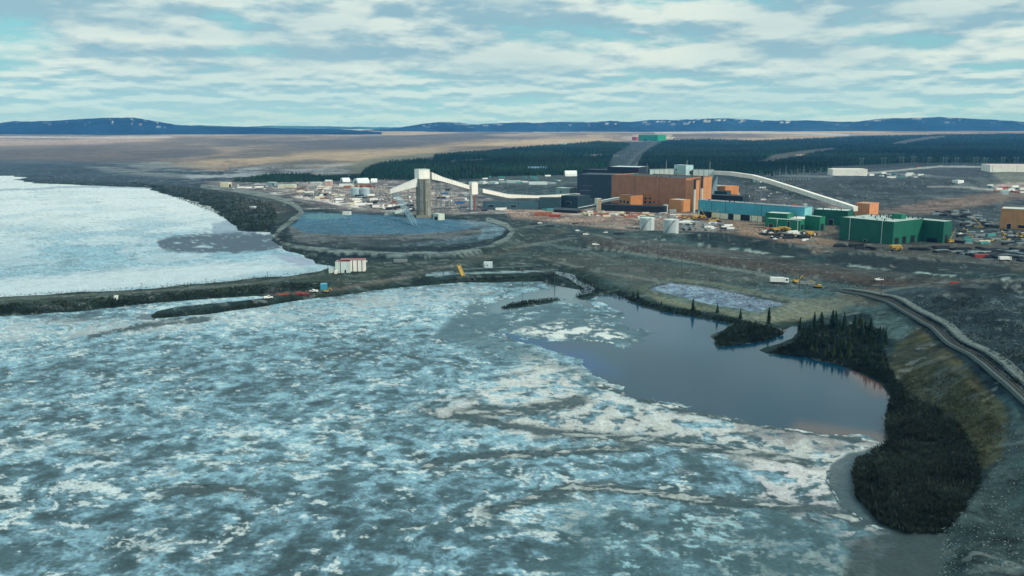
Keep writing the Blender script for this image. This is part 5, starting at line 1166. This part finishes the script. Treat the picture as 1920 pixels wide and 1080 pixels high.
for e in (-.75, .75):
    b = MB()
    for i in range(len(x)-1): b.beam(Vector((x[i]+nx[i]*e, y[i]+ny[i]*e, z[i]+.12)), Vector((x[i+1]+nx[i+1]*e, y[i+1]+ny[i+1]*e, z[i+1]+.12)), .16, .16)
    b.build('rail', mat('rail_steel', (120,112,104), .4, metal=.6), t)
b = MB()
for i in range(len(x)-1):
    for k in range(3):
        f = k/3; p = Vector((x[i]+(x[i+1]-x[i])*f, y[i]+(y[i+1]-y[i])*f, z[i]+(z[i+1]-z[i])*f+.01)); q = Vector((nx[i], ny[i], 0))*1.3; b.beam(p-q, p+q, .32, .1)
so_ = b.build('sleepers', mat('sleeper_timber', (48,54,54), .9, var=.2), t); so_['kind'] = 'stuff'

# ================================================================ trees
M_SPR = mat('spruce_needles', (30, 50, 40), .9, var=.35, scale=.6, spec=.1)
M_BRK = mat('spruce_bark', (58, 52, 46), .9, var=.2)
def spruce_arrays(H, R, seed, tiers=16, per=11):
    rs = np.random.RandomState(seed); V = []; F = []
    for i in range(tiers):
        t = (i+rs.rand()*.6)/tiers; z = H*(.06+.92*t); r = R*(1-t)**.8*(.75+.5*rs.rand())
        for j in range(per):
            a = 2*math.pi*(j+rs.rand()*.9)/per; rr = r*(.55+.6*rs.rand()); zz = z + rs.randn()*.12; w = .22+.18*rr; dr = .35*rr+.15
            c, s_ = math.cos(a), math.sin(a); n = len(V)
            V += [(0.05*c, .05*s_, zz+.35), (rr*c - w*s_, rr*s_ + w*c, zz-dr), (rr*c + w*s_, rr*s_ - w*c, zz-dr-.12), (rr*.55*c - w*1.3*s_, rr*.55*s_ + w*1.3*c, zz-.05-dr*.6), (rr*.55*c + w*1.3*s_, rr*.55*s_ - w*1.3*c, zz-.1-dr*.6)]
            F += [(n, n+3, n+4), (n+3, n+1, n+2), (n+3, n+2, n+4)]
    n = len(V); V += [(.12,0,H*.9), (-.08,.1,H*.9), (-.08,-.1,H*.9), (0,0,H*1.04)]; F += [(n,n+1,n+3),(n+1,n+2,n+3),(n+2,n,n+3)]
    return V, F
SPR = []
M_SPR2 = mat('spruce_needles_pale', (52, 66, 46), .9, var=.35, scale=.6, spec=.1)
for k in range(6):
    H = (9.5, 8.0, 11.0, 6.5, 8.6, 7.2)[k]; R = (2.1, 1.9, 2.3, 1.7, 2.4, 2.0)[k]
    t = thing('spruce_tree', '', 'tree'); V, F = spruce_arrays(H, R, 40+k); b = MB(); b.add(V, F); b.build('crown', M_SPR if k < 4 else M_SPR2, t)
    b = MB(); b.tube((0,0,-.4), (0,0,H*.93), .16, 6, .03); b.build('trunk', M_BRK, t); SPR.append(proto(t))
RT = random.Random(3)
PATCH = [(1500,640),(1490,620),(1520,603),(1560,600),(1620,612),(1655,625),(1665,650),(1650,700),(1600,680),(1540,668),(1500,655)]
pts = []; g = 0
while len(pts) < 84 and g < 9000:
    g += 1; u, v = RT.uniform(1485,1668), RT.uniform(600,705)
    if inpoly(PATCH, u, v) and all(math.hypot((u-a)*.7, (v-b)*1.6) > 7.5 for a, b in pts): pts.append((u, v))
X, Y, Z = G([p[0] for p in pts], [p[1] for p in pts])
for (u, v), x, y, z in zip(pts, X, Y, Z):
    back = v < 628
    q_ = place(SPR[RT.randrange(6)], float(x), float(y), float(z), RT.uniform(0,6.28), 'dark spruce in the dense grove on the point', 'spruces of the dense grove', RT.uniform(.5,1.0)*(.95 if back else .75)); f_ = RT.uniform(.85,1.45); q_.scale = (q_.scale[0]*f_, q_.scale[0]*f_, q_.scale[2])
for u, v, s, w in ((1187,556,.5,'first of two small spruces on the shore bank'),(1196,560,.55,'second of two small spruces on the shore bank'),(1299,583,.85,'lone broad spruce on the bank below the settling pond'),(1345,586,.6,'small thin spruce right of the lone broad spruce'),(1388,598,.65,'small thin spruce on the lower pond bank'),(1441,607,.9,'slim spruce at the right corner of the settling pond'),(1240,573,.35,'tiny spruce between shore and settling pond'),(1432,640,.3,'tiny spruce on the dark point')):
    x, y, z = G1(u, v); place(SPR[RT.randrange(3)], x, y, z, RT.uniform(0,6), w, 'single spruces along the shore', s)
# far woods: one mass of conifers per wood
def wood(P, n, h, name='far_forest'):
    P = np.array(P, float); rs = np.random.RandomState(int(P[0,0])); x0, y0 = P.min(0); x1, y1 = P.max(0)
    u = rs.uniform(max(x0,-60), min(x1,1990), n*3); v = rs.uniform(y0, y1, n*3); k = sdf(P, u, v) > 0
    for c_ in CLEAR: k &= sdf(np.array(c_, float), u, v) < 0
    u, v = u[k][:n], v[k][:n]; x, y, z = G(u, v); n = len(x); d = np.hypot(x, y); H = h*(.6+.8*rs.rand(n)); R = H*(.16+.08*rs.rand(n))*np.clip(d/3500, .8, 1.6)
    sides = 4; V = np.zeros((n, sides*2+1, 3)); F = []
    a0 = rs.rand(n)*6.28
    for j in range(sides):
        a = a0+j*2*math.pi/sides; j1 = .7+.6*rs.rand(n)
        V[:, j] = np.stack([x+R*j1*np.cos(a), y+R*j1*np.sin(a), z-.5+0*H], 1); V[:, sides+j] = np.stack([x+R*.6*j1*np.cos(a+.5), y+R*.6*j1*np.sin(a+.5), z+H*.5], 1)
    V[:, -1] = np.stack([x+.1*R, y, z+H], 1)
    b = np.arange(n)[:, None]*(sides*2+1); F = []
    for j in range(sides):
        q = (j+1) % sides
        F += [b+np.array([[j, q, sides+q]]), b+np.array([[j, sides+q, sides+j]]), b+np.array([[sides+j, sides+q, sides*2]])]
    F = np.concatenate(F, 0); s = (.6+.8*rs.rand(n))*(1+.5*fbm(x, y, 300, 3, 401)); col = lin((36,60,44))*s[:, None]; col = np.repeat(col[:, None, :], sides*2+1, 1).reshape(-1, 3)
    col[:, 0] *= 1+.3*np.repeat(fbm(x, y, 160, 2, 403), sides*2+1)
    o = np_mesh(name, V.reshape(-1, 3), F, mat('far_needles', (34,54,44), .95, var=.2, scale=.02, attr='tint', spec=.05), np.clip(col,.004,.3), smooth=False); tag(o, kind='stuff')
wood(FORESTS[0], 42000, 11); wood(FORESTS[1], 15000, 11); wood(FORESTS[2], 6500, 10); wood(FORESTS[3], 1700, 6)
wood([(640,334),(780,334),(860,334),(860,338),(640,338)], 300, 8)
wood([(1330,316),(1560,314),(1560,322),(1450,330),(1340,326)], 900, 8)

# scrub and reeds: twiggy thickets
def thicket(name, P, n, h, col, spread=1.0, twigs=26, seed=1, zf=None, tufts=False):
    P = np.array(P, float); rs = np.random.RandomState(seed); x0, y0 = P.min(0); x1, y1 = P.max(0)
    u = rs.uniform(x0, x1, n*3); v = rs.uniform(y0, y1, n*3); k = sdf(P, u, v) > 0; u, v = u[k][:n], v[k][:n]
    x, y, z = G(u, v, 5); n = len(x); d = np.hypot(x, y)
    hh = h*(.5+rs.rand(n))*(1+.35*fbm(x, y, 14, 3, seed+60)); m = n*twigs
    X = np.repeat(x, twigs); Y = np.repeat(y, twigs); Z = np.repeat(z, twigs); HH = np.repeat(hh, twigs)
    a = rs.rand(m)*6.28; lean = rs.rand(m)**.7*.75*spread; t0 = rs.rand(m)*.35; t1 = t0+.35+.5*rs.rand(m)
    dx, dy = np.cos(a)*lean*HH, np.sin(a)*lean*HH; w = (.05+.07*rs.rand(m))*HH*.55; b_ = rs.rand(m)*6.28
    V = np.zeros((m, 4, 3)); V[:, 0] = np.stack([X+dx*t0, Y+dy*t0, Z+HH*t0], 1)
    V[:, 1] = np.stack([X+dx*t1*.7+np.cos(b_)*w, Y+dy*t1*.7+np.sin(b_)*w, Z+HH*t1*.65], 1); V[:, 2] = np.stack([X+dx*t1, Y+dy*t1, Z+HH*t1], 1)
    V[:, 3] = np.stack([X+dx*t1*.7-np.cos(b_)*w, Y+dy*t1*.7-np.sin(b_)*w, Z+HH*t1*.6], 1)
    F = np.arange(m*4).reshape(m, 4); s = np.repeat((.65+.7*rs.rand(n))*(1+.45*fbm(x, y, 10, 3, seed+70)), twigs)*(.8+.4*rs.rand(m))
    c = np.repeat((lin(col)*s[:, None])[:, None, :], 4, 1).reshape(-1, 3)
    o = np_mesh(name, V.reshape(-1, 3), F, mat('scrub_twigs', (44,54,46), .95, var=.2, scale=.3, attr='tint', spec=.05), np.clip(c,.004,.3), smooth=False); return tag(o, kind='stuff')
thicket('willow_thicket', [(1666,752),(1700,742),(1760,770),(1800,800),(1830,850),(1838,905),(1800,970),(1765,1003),(1700,1003),(1650,985),(1606,935),(1598,890),(1604,862),(1650,842),(1668,828),(1661,790)], 5600, 1.6, (50,60,52), seed=11, twigs=20)
thicket('willow_thicket', [(1480,650),(1520,610),(1650,620),(1665,690),(1700,740),(1690,765),(1650,712),(1590,690),(1520,672),(1440,663)], 3500, 1.6, (42,54,48), seed=12, twigs=18)
thicket('shore_scrub', [(1130,552),(1160,548),(1250,578),(1300,584),(1380,600),(1450,615),(1470,628),(1440,640),(1375,650),(1345,650),(1340,634),(1378,608),(1320,598),(1240,584),(1185,567)], 3200, 1.5, (40,52,44), seed=13, twigs=14)
thicket('shore_scrub', [(770,530),(960,520),(1050,520),(1090,542),(1075,560),(1110,556),(1135,548),(1110,530),(1060,512),(1000,522)], 1800, 1.2, (40,50,44), seed=14, twigs=12)
thicket('shore_scrub', [(0,572),(250,556),(480,536),(600,530),(600,545),(480,554),(250,574),(0,592)], 3400, 1.3, (42,54,44), seed=15, twigs=12)
thicket('shore_scrub', [(290,590),(400,576),(520,567),(560,560),(560,565),(470,578),(400,589),(300,597)], 1100, .9, (46,56,42), seed=16, twigs=12)
thicket('shore_scrub', [(0,553),(250,540),(480,520),(600,508),(640,515),(540,522),(250,545),(0,557)], 1500, .9, (52,62,52), seed=19, twigs=10)
thicket('reed_bed', ISLAND, 700, 1.0, (44,56,48), seed=17, twigs=14, spread=.4)
thicket('shore_scrub', [(240,342),(345,352),(430,366),(510,384),(520,405),(505,435),(450,430),(405,402),(330,372),(280,356)], 4200, 2.2, (44,60,48), seed=18, twigs=9)
thicket('bank_scrub', [(1690,700),(1790,700),(1860,760),(1880,820),(1840,880),(1830,850),(1760,770),(1700,742)], 1500, .9, (66,70,50), seed=21, twigs=10)
thicket('hill_scrub', [(1700,575),(1760,560),(1920,560),(1990,700),(1930,740),(1840,680)], 2600, .9, (48,60,60), seed=22, twigs=10)
# stones and rubble on the bare ground
def stones(name, P, n, r, col, seed):
    P = np.array(P, float); rs = np.random.RandomState(seed); x0, y0 = P.min(0); x1, y1 = P.max(0)
    u = rs.uniform(x0, x1, n*3); v = rs.uniform(y0, y1, n*3); k = sdf(P, u, v) > 0; u, v = u[k][:n], v[k][:n]; x, y, z = G(u, v, 5); n = len(x)
    R = r*(.3+rs.rand(n)**3*1.6); base = np.array([(1,0,0),(0,1,0),(-1,0,0),(0,-1,0),(0,0,1),(0,0,-1)], float); V = base[None]*(.6+.7*rs.rand(n, 6, 1))*R[:, None, None]
    a = rs.rand(n)*6.28; c, s_ = np.cos(a)[:, None], np.sin(a)[:, None]; vx = V[..., 0]*c-V[..., 1]*s_; vy = V[..., 0]*s_+V[..., 1]*c; V = np.stack([vx+x[:, None], vy+y[:, None], V[..., 2]*.7+z[:, None]+R[:, None]*.15], -1)
    f = np.array([(0,1,4),(1,2,4),(2,3,4),(3,0,4),(1,0,5),(2,1,5),(3,2,5),(0,3,5)]); F = (np.arange(n)[:, None, None]*6+f[None]).reshape(-1, 3)
    C_ = np.repeat(lin(col)[None]*(.5+.9*rs.rand(n, 1)), 6, 0); o = np_mesh(name, V.reshape(-1, 3), F, mat('stone', (120,128,126), .9, var=.2, attr='tint', spec=.2), np.clip(C_,.01,.7), smooth=False); tag(o, kind='stuff')
stones('rubble', [(1760,1000),(1850,900),(1880,780),(1920,800),(1990,1000),(1990,1200),(1740,1200)], 4200, .22, (96,110,110), 31)
stones('rubble', [(1700,560),(1800,540),(1920,545),(1990,700),(1930,760),(1850,690)], 1500, .4, (84,98,100), 32)
stones('rubble', [(940,400),(1300,405),(1300,436),(1170,432),(960,412)], 5200, .55, (140,130,122), 33)
stones('rubble', [(560,350),(860,350),(860,398),(560,372)], 5200, 1.1, (160,152,146), 34)
stones('rubble', [(1220,541),(1258,531),(1330,540),(1474,570),(1440,576),(1425,584)], 1800, .4, (128,138,152), 35)
stones('rubble', [(1300,405),(1570,428),(1570,465),(1300,432)], 1800, .7, (120,112,104), 36)
stones('rubble', [(1000,440),(1500,500),(1640,545),(1560,575),(1240,525),(1000,480)], 2500, .5, (100,110,106), 37)
